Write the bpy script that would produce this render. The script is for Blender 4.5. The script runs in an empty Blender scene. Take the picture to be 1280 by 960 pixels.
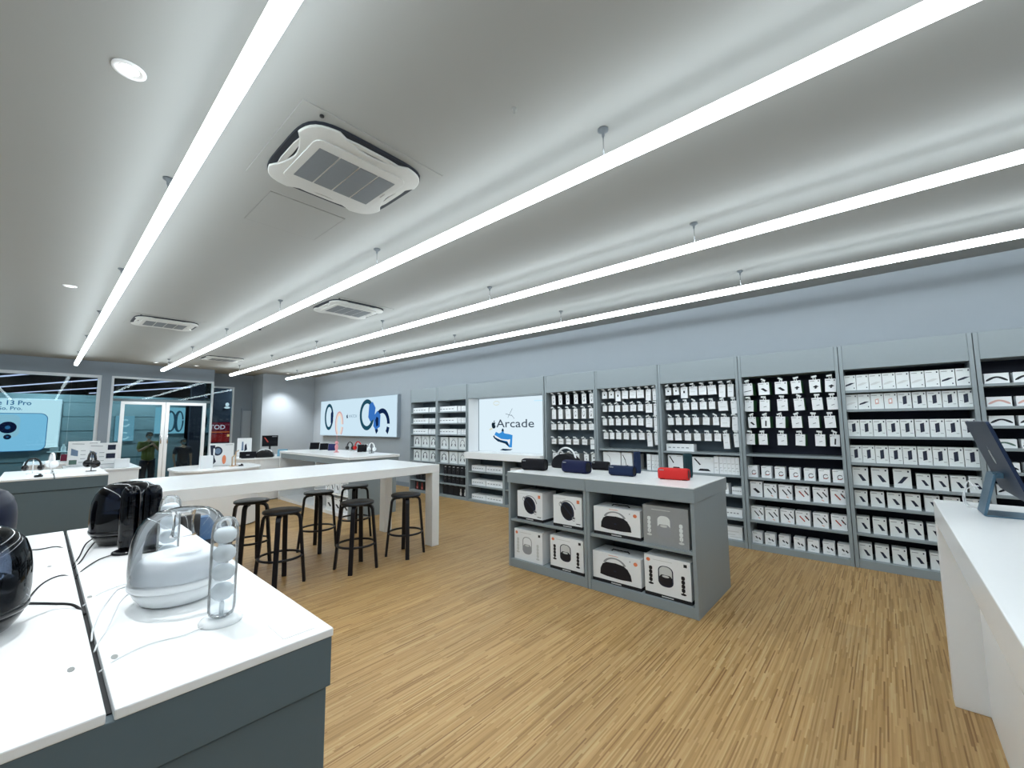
import bpy, bmesh, math, random
from mathutils import Vector, Matrix
random.seed(7)
PI = math.pi
S = bpy.context.scene
COL = S.collection

# ------------------------------------------------------------------ camera
YAW, PIT, ROL, FPX, EYE = math.radians(48.43097), math.radians(5.44039), math.radians(-0.50431), 522.147, 1.55
F = Vector((math.sin(YAW)*math.cos(PIT), math.cos(YAW)*math.cos(PIT), math.sin(PIT)))
R0 = Vector((math.cos(YAW), -math.sin(YAW), 0)); U0 = R0.cross(F)
Rv = math.cos(ROL)*R0 + math.sin(ROL)*U0; Uv = -math.sin(ROL)*R0 + math.cos(ROL)*U0
cd = bpy.data.cameras.new('camera'); cam = bpy.data.objects.new('camera', cd); COL.objects.link(cam)
M = Matrix((Rv, Uv, -F)).transposed().to_4x4(); M.translation = Vector((0, 0, EYE)); cam.matrix_world = M
cd.sensor_width = 36; cd.lens = FPX/1280*36; cd.clip_start = 0.05; cd.clip_end = 200
S.camera = cam
# ------------------------------------------------------------------ world, exposure
w = bpy.data.worlds.new('world'); S.world = w; w.use_nodes = True
w.node_tree.nodes['Background'].inputs[0].default_value = (0.30, 0.36, 0.42, 1)
w.node_tree.nodes['Background'].inputs[1].default_value = 0.12
S.view_settings.view_transform = 'Standard'; S.view_settings.look = 'None'
EX = 0.93
S.view_settings.exposure = EX; S.view_settings.gamma = 1
STRIP = 9.0          # emission of the linear lamps
STRIPCOL = (0.86, 0.955, 1.0)

def add_light(name, kind, loc, energy, color=(1, 1, 1), rot=(0, 0, 0), **kw):
    l = bpy.data.lights.new(name, kind); l.energy = energy; l.color = color
    for k, v in kw.items(): setattr(l, k, v)
    o = bpy.data.objects.new(name, l); COL.objects.link(o); o.location = loc; o.rotation_euler = rot
    return o
DOWN = [(0.17, 2.52), (0.13, 7.06), (1.9, 14.0), (2.75, 14.0), (5.15, 14.1)]
for i, (x, y) in enumerate(DOWN):
    add_light('downlight_lamp', 'SPOT', (x, y, 3.17), 60 if i < 4 else 150, (0.95, 0.98, 1.0), spot_size=1.7, spot_blend=0.8, shadow_soft_size=0.04)

# ------------------------------------------------------------------ materials
def lin(c):
    r = []
    for v in c[:3]:
        v = v/255; r.append(v/12.92 if v <= 0.04045 else ((v+0.055)/1.055)**2.4)
    return (*r, 1)
MATS = {}
def mat(name, rgb, rough=0.5, metal=0.0, spec=0.4, noise=0.03, scale=30, bump=0.0, coat=0.0):
    if name in MATS: return MATS[name]
    m = bpy.data.materials.new(name); m.use_nodes = True; nt = m.node_tree; b = nt.nodes['Principled BSDF']
    b.inputs['Roughness'].default_value = rough; b.inputs['Metallic'].default_value = metal
    b.inputs['Specular IOR Level'].default_value = spec; b.inputs['Coat Weight'].default_value = coat
    tc = nt.nodes.new('ShaderNodeTexCoord'); nz = nt.nodes.new('ShaderNodeTexNoise'); nz.inputs['Scale'].default_value = scale
    nt.links.new(tc.outputs['Object'], nz.inputs['Vector'])
    mx = nt.nodes.new('ShaderNodeMix'); mx.data_type = 'RGBA'
    c = lin(rgb); mx.inputs[6].default_value = tuple(max(0, v*(1-noise)) for v in c[:3])+(1,); mx.inputs[7].default_value = tuple(min(1, v*(1+noise)) for v in c[:3])+(1,)
    nt.links.new(nz.outputs['Fac'], mx.inputs[0]); nt.links.new(mx.outputs[2], b.inputs['Base Color'])
    if bump:
        bp = nt.nodes.new('ShaderNodeBump'); bp.inputs['Strength'].default_value = bump; bp.inputs['Distance'].default_value = 0.002
        nt.links.new(nz.outputs['Fac'], bp.inputs['Height']); nt.links.new(bp.outputs[0], b.inputs['Normal'])
    MATS[name] = m; return m
def emis(name, rgb, strength, raw=False):
    if name in MATS: return MATS[name]
    m = bpy.data.materials.new(name); m.use_nodes = True; nt = m.node_tree; nt.nodes.clear()
    e = nt.nodes.new('ShaderNodeEmission'); o = nt.nodes.new('ShaderNodeOutputMaterial')
    e.inputs[0].default_value = (*rgb, 1) if raw else lin(rgb); e.inputs[1].default_value = strength if raw else strength*2**-EX
    nt.links.new(e.outputs[0], o.inputs[0]); MATS[name] = m; return m
def clear(name, tint, ior=1.45, rough=0.0, body=0.0, bodycol=(255, 255, 255), boost=1.0):
    """thin clear sheet: tinted see-through + Fresnel reflection (+ a little surface haze)"""
    if name in MATS: return MATS[name]
    m = bpy.data.materials.new(name); m.use_nodes = True; nt = m.node_tree; nt.nodes.clear()
    t = nt.nodes.new('ShaderNodeBsdfTransparent'); t.inputs[0].default_value = lin(tint)
    g = nt.nodes.new('ShaderNodeBsdfGlossy'); g.inputs['Roughness'].default_value = rough
    fr = nt.nodes.new('ShaderNodeFresnel'); fr.inputs[0].default_value = ior
    mul = nt.nodes.new('ShaderNodeMath'); mul.operation = 'MULTIPLY'; mul.inputs[1].default_value = boost; mul.use_clamp = True
    nt.links.new(fr.outputs[0], mul.inputs[0])
    mx = nt.nodes.new('ShaderNodeMixShader'); nt.links.new(mul.outputs[0], mx.inputs[0]); nt.links.new(t.outputs[0], mx.inputs[1]); nt.links.new(g.outputs[0], mx.inputs[2])
    out = mx
    if body:
        d = nt.nodes.new('ShaderNodeBsdfDiffuse'); d.inputs[0].default_value = lin(bodycol)
        m2 = nt.nodes.new('ShaderNodeMixShader'); m2.inputs[0].default_value = body
        nt.links.new(mx.outputs[0], m2.inputs[1]); nt.links.new(d.outputs[0], m2.inputs[2]); out = m2
    o = nt.nodes.new('ShaderNodeOutputMaterial'); nt.links.new(out.outputs[0], o.inputs[0]); MATS[name] = m; return m

WHITE = mat('white_laminate', (240, 241, 242), 0.32, noise=0.01)
TOPW = mat('white_solid_top', (246, 247, 248), 0.25, noise=0.01)
GREY = mat('grey_laminate', (140, 150, 155), 0.45, noise=0.02)
GREYD = mat('grey_counter_laminate', (94, 110, 118), 0.5, noise=0.02)
BACKG = mat('grey_back_panel', (84, 98, 108), 0.6, noise=0.04)
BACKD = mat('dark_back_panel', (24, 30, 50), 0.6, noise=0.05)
WALL = mat('wall_paint', (156, 164, 171), 0.8, noise=0.015, scale=6, bump=0.05)
WALLD = mat('wall_paint_grey', (126, 137, 148), 0.8, noise=0.02, scale=6)
CEIL = mat('ceiling_paint', (152, 154, 152), 0.85, noise=0.012, scale=3, bump=0.05)
FRAME = mat('frame_aluminium', (196, 202, 208), 0.4, metal=0.2, noise=0.02)
DOORF = mat('door_frame_white', (226, 230, 234), 0.4, noise=0.01)
BOXW = mat('box_card_white', (236, 239, 242), 0.5, noise=0.02)
BOXW2 = mat('box_card_ivory', (224, 229, 230), 0.5, noise=0.02)
BOXS = mat('box_side_grey', (150, 152, 150), 0.6, noise=0.04)
BOXG = mat('box_grey_print', (150, 153, 155), 0.35, noise=0.05)
GREEN = mat('pack_green', (40, 92, 52), 0.6, noise=0.05)
BOXK = mat('box_card_black', (24, 24, 30), 0.5, noise=0.05)
INK = mat('print_black', (17, 19, 30), 0.45, noise=0.05)
INKB = mat('print_blue_black', (28, 36, 58), 0.45, noise=0.05)
INKG = mat('print_grey', (150, 153, 158), 0.5)
INKL = mat('print_pale', (205, 208, 208), 0.5)
INKR = mat('print_red', (170, 60, 50), 0.5)
INKO = mat('print_orange', (226, 130, 90), 0.5)
INKP = mat('print_pink', (214, 172, 165), 0.5)
INKE = mat('print_green', (82, 110, 100), 0.5)
STOOL = mat('stool_black', (8, 8, 20), 0.42, noise=0.08)
STOOLS = mat('stool_seat', (24, 30, 38), 0.4, noise=0.08)
RUB = mat('black_rubber', (14, 14, 18), 0.6)
BLKP = mat('black_gloss_plastic', (10, 11, 16), 0.15, coat=0.3)
BLKF = mat('black_fabric', (6, 6, 16), 0.85, noise=0.3, scale=300, bump=0.3)
NAVY = mat('navy_fabric', (10, 20, 62), 0.8, noise=0.2, scale=300, bump=0.3)
NAVY2 = mat('blue_fabric', (12, 34, 68), 0.8, noise=0.2, scale=300, bump=0.3)
TEALF = mat('teal_fabric', (14, 50, 58), 0.8, noise=0.2, scale=300, bump=0.3)
REDF = mat('red_fabric', (205, 36, 34), 0.7, noise=0.12, scale=300, bump=0.3)
SILV = mat('silver', (205, 208, 212), 0.25, metal=0.9)
WPL = mat('white_gloss_plastic', (240, 243, 245), 0.18, noise=0.01)
DARKGL = mat('dark_screen_glass', (10, 12, 20), 0.08)
IMACB = mat('display_back_blue', (34, 48, 74), 0.4, metal=0.5)
STANDM = mat('stand_aluminium', (92, 124, 146), 0.35, metal=0.6)
CABW = mat('white_cable', (235, 238, 240), 0.4)
CABK = mat('black_cable', (12, 12, 16), 0.5)
CLEAR = clear('clear_acrylic', (253, 254, 255), 1.3, 0.01, body=0.0, boost=1.0)
CLEARS = clear('clear_acrylic_stick', (250, 253, 255), 1.25, 0.02, body=0.06, boost=0.9)
SMOKE = clear('smoked_acrylic', (150, 160, 176), 1.4, 0.01, body=0.03, bodycol=(60, 68, 80))
SMOKE2 = clear('smoked_acrylic_dark', (104, 114, 134), 1.45, 0.01, body=0.06, bodycol=(20, 24, 34))
GLASS = clear('shopfront_glass', (206, 224, 228), 1.35, 0.0)
LAMP = emis('lamp_diffuser', STRIPCOL, STRIP, raw=True)
LAMPW = emis('downlight_diffuser', (255, 255, 255), 6.0)

def floor_material():
    m = bpy.data.materials.new('lamella_parquet'); m.use_nodes = True; nt = m.node_tree; b = nt.nodes['Principled BSDF']
    N = nt.nodes.new; L = nt.links.new
    g = N('ShaderNodeNewGeometry'); sx = N('ShaderNodeSeparateXYZ'); L(g.outputs['Position'], sx.inputs[0])
    def math_(op, a, bb=None, v=None):
        n = N('ShaderNodeMath'); n.operation = op
        L(a, n.inputs[0])
        if bb is not None: L(bb, n.inputs[1])
        elif v is not None: n.inputs[1].default_value = v
        return n.outputs[0]
    row = math_('FLOOR', math_('DIVIDE', sx.outputs[1], v=0.0075))
    cr = N('ShaderNodeCombineXYZ'); L(row, cr.inputs[0])
    wn = N('ShaderNodeTexWhiteNoise'); wn.noise_dimensions = '2D'; L(cr.outputs[0], wn.inputs['Vector'])
    xs = math_('ADD', math_('DIVIDE', sx.outputs[0], v=0.34), math_('MULTIPLY', wn.outputs['Value'], v=7.0))
    cell = math_('FLOOR', xs)
    c2 = N('ShaderNodeCombineXYZ'); L(row, c2.inputs[0]); L(cell, c2.inputs[1])
    w2 = N('ShaderNodeTexWhiteNoise'); w2.noise_dimensions = '3D'; L(c2.outputs[0], w2.inputs['Vector'])
    ramp = N('ShaderNodeValToRGB'); L(w2.outputs['Value'], ramp.inputs[0])
    el = ramp.color_ramp.elements
    el[0].position = 0; el[0].color = lin((160, 120, 74)); el[1].position = 1; el[1].color = lin((222, 190, 138))
    for p_, c_ in ((0.12, (184, 146, 94)), (0.45, (205, 165, 112)), (0.85, (218, 179, 126))):
        e = el.new(p_); e.color = lin(c_)
    nz = N('ShaderNodeTexNoise'); nz.inputs['Scale'].default_value = 1.0; nz.inputs['Detail'].default_value = 5
    mp = N('ShaderNodeMapping'); mp.inputs['Scale'].default_value = (6, 160, 1); L(g.outputs['Position'], mp.inputs[0]); L(mp.outputs[0], nz.inputs['Vector'])
    mx = N('ShaderNodeMix'); mx.data_type = 'RGBA'; mx.blend_type = 'OVERLAY'; mx.inputs[0].default_value = 0.22
    L(ramp.outputs[0], mx.inputs[6]); L(nz.outputs['Fac'], mx.inputs[7])
    # wide planks of slightly different tone
    pr = math_('FLOOR', math_('DIVIDE', sx.outputs[1], v=0.195)); c3 = N('ShaderNodeCombineXYZ'); L(pr, c3.inputs[0])
    w3 = N('ShaderNodeTexWhiteNoise'); w3.noise_dimensions = '2D'; L(c3.outputs[0], w3.inputs['Vector'])
    pc = math_('FLOOR', math_('ADD', math_('DIVIDE', sx.outputs[0], v=2.1), math_('MULTIPLY', w3.outputs['Value'], v=5.0)))
    c4 = N('ShaderNodeCombineXYZ'); L(pr, c4.inputs[0]); L(pc, c4.inputs[1])
    w4 = N('ShaderNodeTexWhiteNoise'); w4.noise_dimensions = '3D'; L(c4.outputs[0], w4.inputs['Vector'])
    hv = N('ShaderNodeHueSaturation'); hv.inputs['Saturation'].default_value = 1.05; L(mx.outputs[2], hv.inputs['Color'])
    vv = N('ShaderNodeMapRange'); vv.inputs[3].default_value = 0.66; vv.inputs[4].default_value = 0.77; L(w4.outputs['Value'], vv.inputs[0]); L(vv.outputs[0], hv.inputs['Value'])
    L(hv.outputs[0], b.inputs['Base Color'])
    b.inputs['Roughness'].default_value = 0.42; b.inputs['Specular IOR Level'].default_value = 0.4
    return m
FLOOR = floor_material()

# ------------------------------------------------------------------ mesh helpers
class MB:
    def __init__(s): s.v = []; s.f = []; s.m = []; s.mats = []; s.sm = []
    def mi(s, m):
        if m not in s.mats: s.mats.append(m)
        return s.mats.index(m)
    def add(s, vs, fs, m, smooth=False):
        o = len(s.v); k = s.mi(m); s.v += [tuple(p) for p in vs]
        for f in fs: s.f.append(tuple(o+i for i in f)); s.m.append(k); s.sm.append(smooth)
    def box(s, x0, x1, y0, y1, z0, z1, m, T=None):
        vs = [Vector(p) for p in ((x0,y0,z0),(x1,y0,z0),(x1,y1,z0),(x0,y1,z0),(x0,y0,z1),(x1,y0,z1),(x1,y1,z1),(x0,y1,z1))]
        if T: vs = [T @ p for p in vs]
        s.add(vs, [(0,3,2,1),(4,5,6,7),(0,1,5,4),(1,2,6,5),(2,3,7,6),(3,0,4,7)], m)
        return s
    def prism(s, pts, axis, a, b, m, T=None, smooth=False):
        """pts: 2D outline (counter-clockwise); extruded from a to b along axis"""
        n = len(pts)
        def P(u, v, t): return {'z': (u, v, t), 'x': (t, u, v), 'y': (v, t, u)}[axis]
        vs = [Vector(P(u, v, a)) for u, v in pts]+[Vector(P(u, v, b)) for u, v in pts]
        if T: vs = [T @ p for p in vs]
        o = len(s.v)
        s.add(vs, [tuple(range(n))[::-1], tuple(range(n, 2*n))], m)
        k = s.mi(m)
        for i in range(n):
            j = (i+1) % n; s.f.append((o+i, o+j, o+n+j, o+n+i)); s.m.append(k); s.sm.append(smooth)
        return s
    def lathe(s, prof, m, n=24, c=(0, 0, 0), T=None, smooth=True):
        vs = []; fs = []
        for r, z in prof:
            for i in range(n):
                a = 2*PI*i/n; vs.append(Vector((c[0]+r*math.cos(a), c[1]+r*math.sin(a), c[2]+z)))
        for k in range(len(prof)-1):
            for i in range(n):
                j = (i+1) % n; fs.append((k*n+i, k*n+j, (k+1)*n+j, (k+1)*n+i))
        if T: vs = [T @ p for p in vs]
        s.add(vs, fs, m, smooth); return s
    def tube(s, pts, r, m, n=8, closed=False, smooth=True):
        pts = [Vector(p) for p in pts]; vs = []; fs = []; K = len(pts)
        prev = None
        for i, p in enumerate(pts):
            if closed: t = pts[(i+1) % K]-pts[i-1]
            else: t = (pts[min(i+1, K-1)]-pts[max(i-1, 0)])
            t.normalize()
            if prev is None:
                u = t.orthogonal().normalized()
            else:
                u = (prev-t*prev.dot(t)); u = u.normalized() if u.length > 1e-6 else t.orthogonal().normalized()
            prev = u; v = t.cross(u); rr = r[i] if isinstance(r, (list, tuple)) else r
            for q in range(n):
                a = 2*PI*q/n; vs.append(p+rr*(math.cos(a)*u+math.sin(a)*v))
        for i in range(K if closed else K-1):
            for q in range(n):
                a, b = i*n+q, i*n+(q+1) % n; c, d = ((i+1) % K)*n+(q+1) % n, ((i+1) % K)*n+q
                fs.append((a, b, c, d))
        if not closed: fs += [tuple(range(n))[::-1], tuple((K-1)*n+q for q in range(n))]
        s.add(vs, fs, m, smooth); return s
    def poly(s, pts, m):
        s.add(pts, [tuple(range(len(pts)))], m); return s
    def mesh(s, name):
        me = bpy.data.meshes.new(name); me.from_pydata(s.v, [], s.f)
        for m in s.mats: me.materials.append(m)
        me.polygons.foreach_set('material_index', s.m); me.polygons.foreach_set('use_smooth', s.sm)
        me.update(); return me
    def obj(s, name, parent=None, loc=None, bevel=0, label=None, rot=None):
        return link(name, s.mesh(name), parent, loc, bevel, label, rot)
def link(name, me, parent=None, loc=None, bevel=0, label=None, rot=None):
    o = bpy.data.objects.new(name, me); COL.objects.link(o)
    if parent is not None: o.parent = parent
    if loc: o.location = loc
    if rot: o.rotation_euler = rot
    if label: o['label'] = label
    if bevel:
        b = o.modifiers.new('bevel', 'BEVEL'); b.width = bevel; b.segments = 2; b.limit_method = 'ANGLE'; b.angle_limit = 0.7
    return o
def thing(name, label, cat, loc=(0, 0, 0), rz=0, group=None):
    o = bpy.data.objects.new(name, None); COL.objects.link(o); o.location = loc; o.rotation_euler = (0, 0, rz)
    o.empty_display_size = 0.05
    return tag(o, label, cat, group)
def tag(o, label, cat, group=None):
    o['label'] = label; o['category'] = cat
    if group: o['group'] = group
    return o
def struct(o): o['kind'] = 'structure'; return o
def box(name, d, m, parent=None, bevel=0, label=None):
    return MB().box(*d, m).obj(name, parent, bevel=bevel, label=label)
def rrect(w, h, r, n=6, cx=0, cy=0):
    P = []
    for sx, sy, a0 in ((1, 1, 0), (-1, 1, 90), (-1, -1, 180), (1, -1, 270)):
        for k in range(n+1):
            a = math.radians(a0+90*k/n); P.append((cx+sx*(w/2-r)+r*math.cos(a), cy+sy*(h/2-r)+r*math.sin(a)))
    return P
def ell(cx, cy, rx, ry, n=20, a0=0, a1=2*PI, rot=0):
    full = abs(a1-a0-2*PI) < 1e-6; P = []
    for k in range(n if full else n+1):
        a = a0+(a1-a0)*k/n; x, y = rx*math.cos(a), ry*math.sin(a)
        P.append((cx+x*math.cos(rot)-y*math.sin(rot), cy+x*math.sin(rot)+y*math.cos(rot)))
    return P
def band(outer, inner):     # quads between two outlines of the same length
    return [[outer[i], outer[i+1], inner[i+1], inner[i]] for i in range(len(outer)-1)]
def text_mesh(txt, size, m, name='lettering', align='CENTER', bold=0.0):
    c = bpy.data.curves.new('t', 'FONT'); c.body = txt; c.size = size; c.align_x = align; c.align_y = 'CENTER'; c.offset = bold; c.resolution_u = 3
    o = bpy.data.objects.new('t', c); COL.objects.link(o)
    me = bpy.data.meshes.new_from_object(o.evaluated_get(bpy.context.evaluated_depsgraph_get()))
    COL.objects.unlink(o); bpy.data.objects.remove(o); bpy.data.curves.remove(c)
    me.name = name; me.materials.clear(); me.materials.append(m); return me
ROTX = (PI/2, 0, -PI/2)     # text readable when looking toward +X
ROTY = (PI/2, 0, 0)         # text readable when looking toward +Y
ORD = ['first', 'second', 'third', 'fourth', 'fifth', 'sixth', 'seventh', 'eighth', 'ninth', 'tenth', 'eleventh', 'twelfth']

# apple-shaped mark outline (bite on the right), unit height
def apple_polys():
    body = [(-0.02,-0.5),(0.08,-0.52),(0.2,-0.5),(0.3,-0.38),(0.38,-0.2),(0.28,-0.12),(0.22,0.0),(0.25,0.13),(0.34,0.2),(0.24,0.3),(0.12,0.31),(0.02,0.27),
            (-0.1,0.3),(-0.24,0.29),(-0.36,0.18),(-0.4,0.0),(-0.36,-0.2),(-0.27,-0.4),(-0.16,-0.51),(-0.08,-0.52)]
    leaf = [(0.0,0.34),(0.12,0.36),(0.2,0.46),(0.2,0.58),(0.08,0.54),(0.0,0.44)]
    return [body, leaf]

# ------------------------------------------------------------------ the setting
WX, FY, CZ = 6.25, 14.7, 3.21
LX, BY = -3.4, -4.2
struct(box('floor', (LX-0.1, WX+0.2, BY-0.1, 15.7, -0.08, 0, ), FLOOR))
struct(box('ceiling', (LX-0.1, WX+0.2, BY-0.1, 15.7, CZ, CZ+0.1), CEIL))
struct(box('wall_right', (WX, WX+0.15, BY, 15.7, 0, CZ), WALL))
struct(box('wall_left', (LX-0.15, LX, BY, 15.7, 0, CZ), WALL))
struct(box('wall_back', (LX, WX, BY-0.15, BY, 0, CZ), WALL))
struct(box('baseboard_right', (WX-0.015, WX, BY, 14.67, 0, 0.10), WALLD))
# column in the far right corner
struct(box('wall_column', (4.63, WX, 14.67, 15.72, 0, CZ), WALL))
struct(box('wall_recess', (4.10, 4.63, 15.6, 15.75, 0, CZ), WALLD))
# door in the recess
d = struct(box('door_2', (4.36, 4.60, 15.57, 15.598, 0, 2.05), mat('door_grey_paint', (150, 160, 170), 0.6)))
struct(box('trim_1', (4.32, 4.36, 15.56, 15.6, 0, 2.09), WALLD)); struct(box('trim_2', (4.32, 4.628, 15.56, 15.6, 2.09, 2.12), WALLD))
# soffit over the shopfront
struct(box('wall_front', (LX, 3.34, FY, FY+0.2, 2.86, CZ), WALLD))
struct(box('wall_front_return', (3.34, 4.10, 15.6, 15.75, 2.80, CZ), WALLD))
struct(box('wall_return', (3.30, 3.34, FY+0.2, 15.75, 2.86, CZ), WALLD))
# window 1
def frame_rect(name, x0, x1, z0, z1, wd, y, m, dp=0.08, bottom=True):
    b = MB(); b.box(x0, x0+wd, y-dp/2, y+dp/2, z0, z1, m); b.box(x1-wd, x1, y-dp/2, y+dp/2, z0, z1, m)
    b.box(x0+wd, x1-wd, y-dp/2, y+dp/2, z1-wd, z1, m)
    if bottom: b.box(x0+wd, x1-wd, y-dp/2, y+dp/2, z0, z0+wd, m)
    return b
wo = struct(frame_rect('window_1', LX, 0.97, 0.0, 2.86, 0.07, FY+0.04, FRAME).obj('window_1'))
box('pane', (LX+0.07, 0.45, FY+0.035, FY+0.045, 0.07, 2.79), GLASS, wo); box('pane', (0.454, 0.90, FY+0.035, FY+0.045, 0.07, 2.79), GLASS, wo)
struct(box('wall_post', (0.97, 1.15, FY-0.02, FY+0.18, 0, 2.86), WALLD))
wo = struct(frame_rect('window_2', 1.15, 3.34, 0.0, 2.86, 0.05, FY+0.04, FRAME, bottom=False).obj('window_2'))
box('transom', (1.2, 3.29, FY+0.01, FY+0.07, 2.22, 2.29), GREYD, wo)
box('pane', (1.2, 3.29, FY+0.035, FY+0.045, 2.29, 2.81), GLASS, wo)
box('pane', (1.2, 1.36, FY+0.035, FY+0.045, 0.0, 2.22), GLASS, wo); box('pane', (3.18, 3.29, FY+0.035, FY+0.045, 0.0, 2.22), GLASS, wo)
dr = struct(frame_rect('door_1', 1.36, 2.265, 0.01, 2.22, 0.075, FY+0.04, DOORF).obj('door_1'))
box('pane', (1.435, 2.19, FY+0.035, FY+0.045, 0.085, 2.145), GLASS, dr)
MB().tube([(2.20, FY-0.045, 1.1), (2.20, FY-0.045, 1.32)], 0.013, SILV).obj('door_handle', dr)
dr = struct(frame_rect('door_3', 2.275, 3.18, 0.01, 2.22, 0.075, FY+0.04, DOORF).obj('door_3'))
box('pane', (2.35, 3.105, FY+0.035, FY+0.045, 0.085, 2.145), GLASS, dr)
MB().tube([(2.34, FY-0.045, 1.1), (2.34, FY-0.045, 1.32)], 0.013, SILV).obj('door_handle', dr)
wo = struct(frame_rect('window_3', 3.34, 4.10, 0.0, 2.80, 0.05, 15.62, FRAME).obj('window_3'))
box('pane', (3.39, 4.05, 15.615, 15.625, 0.05, 2.75), GLASS, wo)
struct(box('window_4', (3.315, 3.325, FY+0.08, 15.58, 0.0, 2.86), GLASS))

# ------------------------------------------------------------------ arcade outside the glass
MALLT = mat('corridor_wall_teal', (116, 132, 138), 0.6, noise=0.12, scale=1.2)
MALLD = mat('corridor_dark', (14, 17, 38), 0.7)
MALLF = mat('corridor_floor', (92, 108, 118), 0.3, noise=0.1, scale=2)
struct(box('floor_corridor', (-12, 12, 15.75, 32, -0.30, -0.25), MALLF))
struct(box('wall_corridor', (-9, 3.30, 17.9, 18.1, -0.25, 2.52), MALLT))
b = MB(); [b.box(-9, 3.30, 17.885, 17.9, z, z+0.012, mat('corridor_groove', (104, 126, 134), 0.7)) for z in (0.2, 0.62, 1.04, 1.46, 1.88, 2.3)]
struct(b.obj('trim_3'))
struct(box('wall_neighbour', (3.30, 9, 17.2, 17.4, -0.25, 3.2), MALLD))
struct(box('wall_corridor_far', (-14, 14, 31.5, 31.7, -0.25, 3.2), MALLD))
struct(box('wall_corridor_left', (-9.2, -9, 15.7, 31.5, -0.25, 3.2), MALLD))
struct(box('wall_corridor_right', (9, 9.2, 15.7, 31.5, -0.25, 3.2), MALLD))
struct(box('ceiling_corridor', (-14, 14, FY+0.2, 32, 3.22, 3.3), MALLD))
for i, (x0, y0, x1, y1) in enumerate(((-3.2, 24.0, -0.05, 16.15), (-2.0, 25.2, 1.12, 17.25), (-2.4, 30.2, 1.38, 20.9), (1.30, 20.2, 2.87, 15.95), (1.3, 24.6, 3.98, 17.5))):  # bars glow in place of reflections in the glass; housings and hangers are added
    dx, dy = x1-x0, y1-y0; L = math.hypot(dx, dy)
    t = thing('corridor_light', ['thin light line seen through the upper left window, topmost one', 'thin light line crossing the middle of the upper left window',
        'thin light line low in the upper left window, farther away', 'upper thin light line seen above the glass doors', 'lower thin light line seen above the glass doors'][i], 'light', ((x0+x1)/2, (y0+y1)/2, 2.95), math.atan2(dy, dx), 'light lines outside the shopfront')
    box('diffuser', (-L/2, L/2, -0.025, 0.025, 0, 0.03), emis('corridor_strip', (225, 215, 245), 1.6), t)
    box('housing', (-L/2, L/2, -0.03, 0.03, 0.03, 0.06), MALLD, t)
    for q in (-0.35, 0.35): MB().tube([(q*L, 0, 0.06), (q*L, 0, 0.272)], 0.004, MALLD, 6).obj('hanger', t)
for i, (x, y) in enumerate(((-3, 16.8), (0, 16.9), (2.2, 16.8), (5, 16.6))):
    add_light('corridor_lamp', 'AREA', (x, y, 3.15), 44, (0.82, 0.97, 1.0), size=0.5)  # unseen area lights without fixtures, added to brighten the corridor
# phone poster (lightbox)
t = thing('poster_lightbox', 'large lit poster of a blue phone on the corridor wall outside', 'lightbox', (-0.95, 17.88, 0.97))
box('frame', (-1.35, 1.35, -0.06, 0.0, 0, 1.40), FRAME, t)
LB = emis('lightbox_white', (232, 246, 252), 1.45); PHB = emis('lightbox_blue', (160, 214, 244), 1.3); PHB2 = emis('lightbox_blue_edge', (70, 140, 196), 0.8); PHD = emis('lightbox_navy', (20, 36, 80), 0.6)
PHL = emis('lightbox_pale_blue', (190, 228, 246), 1.1)
box('face', (-1.33, 1.33, -0.066, -0.061, 0.02, 1.38), LB, t)
b = MB(); b.prism([(v, u) for u, v in rrect(1.7, 1.05, 0.16, 6, 0.25, 0.47)][::-1], 'y', -0.069, -0.0665, PHB2)
b.prism([(v, u) for u, v in rrect(1.67, 1.02, 0.15, 6, 0.25, 0.47)][::-1], 'y', -0.071, -0.0695, PHB)
b.prism([(v, u) for u, v in rrect(0.62, 0.62, 0.14, 6, 0.28, 0.64)][::-1], 'y', -0.074, -0.0715, PHL)
for cx, cz, r in ((0.38, 0.60, 0.16), (0.39, 0.345, 0.07), (0.12, 0.80, 0.05)):
    b.prism([(v, u) for u, v in ell(cx, cz, r, r)][::-1], 'y', -0.078, -0.0745, PHD)
    b.prism([(v, u) for u, v in ell(cx, cz, r*0.3, r*0.3)][::-1], 'y', -0.08, -0.0785, PHB2)
b.obj('phone_picture', t)
link('lettering', text_mesh('iPhone 13 Pro', 0.175, PHB2, bold=0.003), t, (0.26, -0.07, 1.27), rot=ROTY)
link('lettering', text_mesh('Oh. So. Pro.', 0.135, PHB2, bold=0.002), t, (0.27, -0.07, 1.12), rot=ROTY)
# watch poster and pale poster
t = thing('corridor_poster', 'pale blue watch poster seen through the right glass door', 'poster', (3.0, 17.88, 1.33))
box('face', (-0.5, 0.28, -0.05, 0, 0, 0.86), emis('poster_pale', (140, 190, 208), 1.2), t)
b = MB(); PD = emis('poster_dark', (60, 96, 116), 0.7)
for cx, rx in ((-0.12, 0.17), (0.12, 0.13)):
    for q in band(ell(cx, 0.4, rx, 0.36, 24, 0.2, 2*PI+0.1), ell(cx+0.02, 0.4, rx*0.5, 0.30, 24, 0.2, 2*PI+0.1)): b.prism([(v, u) for u, v in q][::-1], 'y', -0.054 - (cx > 0)*0.003, -0.051-(cx > 0)*0.003, PD)
b.obj('watch_picture', t)
t = thing('corridor_poster', 'pale poster seen through the left edge of the glass doors', 'poster', (1.78, 17.88, 1.12))
box('face', (-0.22, 0.22, -0.04, 0, 0, 0.78), emis('poster_teal', (140, 186, 204), 1.0), t)
b = MB()
for cz in (0.16, 0.56):
    for q in band(ell(0.0, cz, 0.12, 0.12, 18, 0.9, 6.0), ell(0.0, cz, 0.08, 0.08, 18, 0.9, 6.0)): b.prism([(v, u) for u, v in q][::-1], 'y', -0.044, -0.041, emis('poster_mark', (190, 220, 230), 1.3))
b.obj('picture', t)
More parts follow.
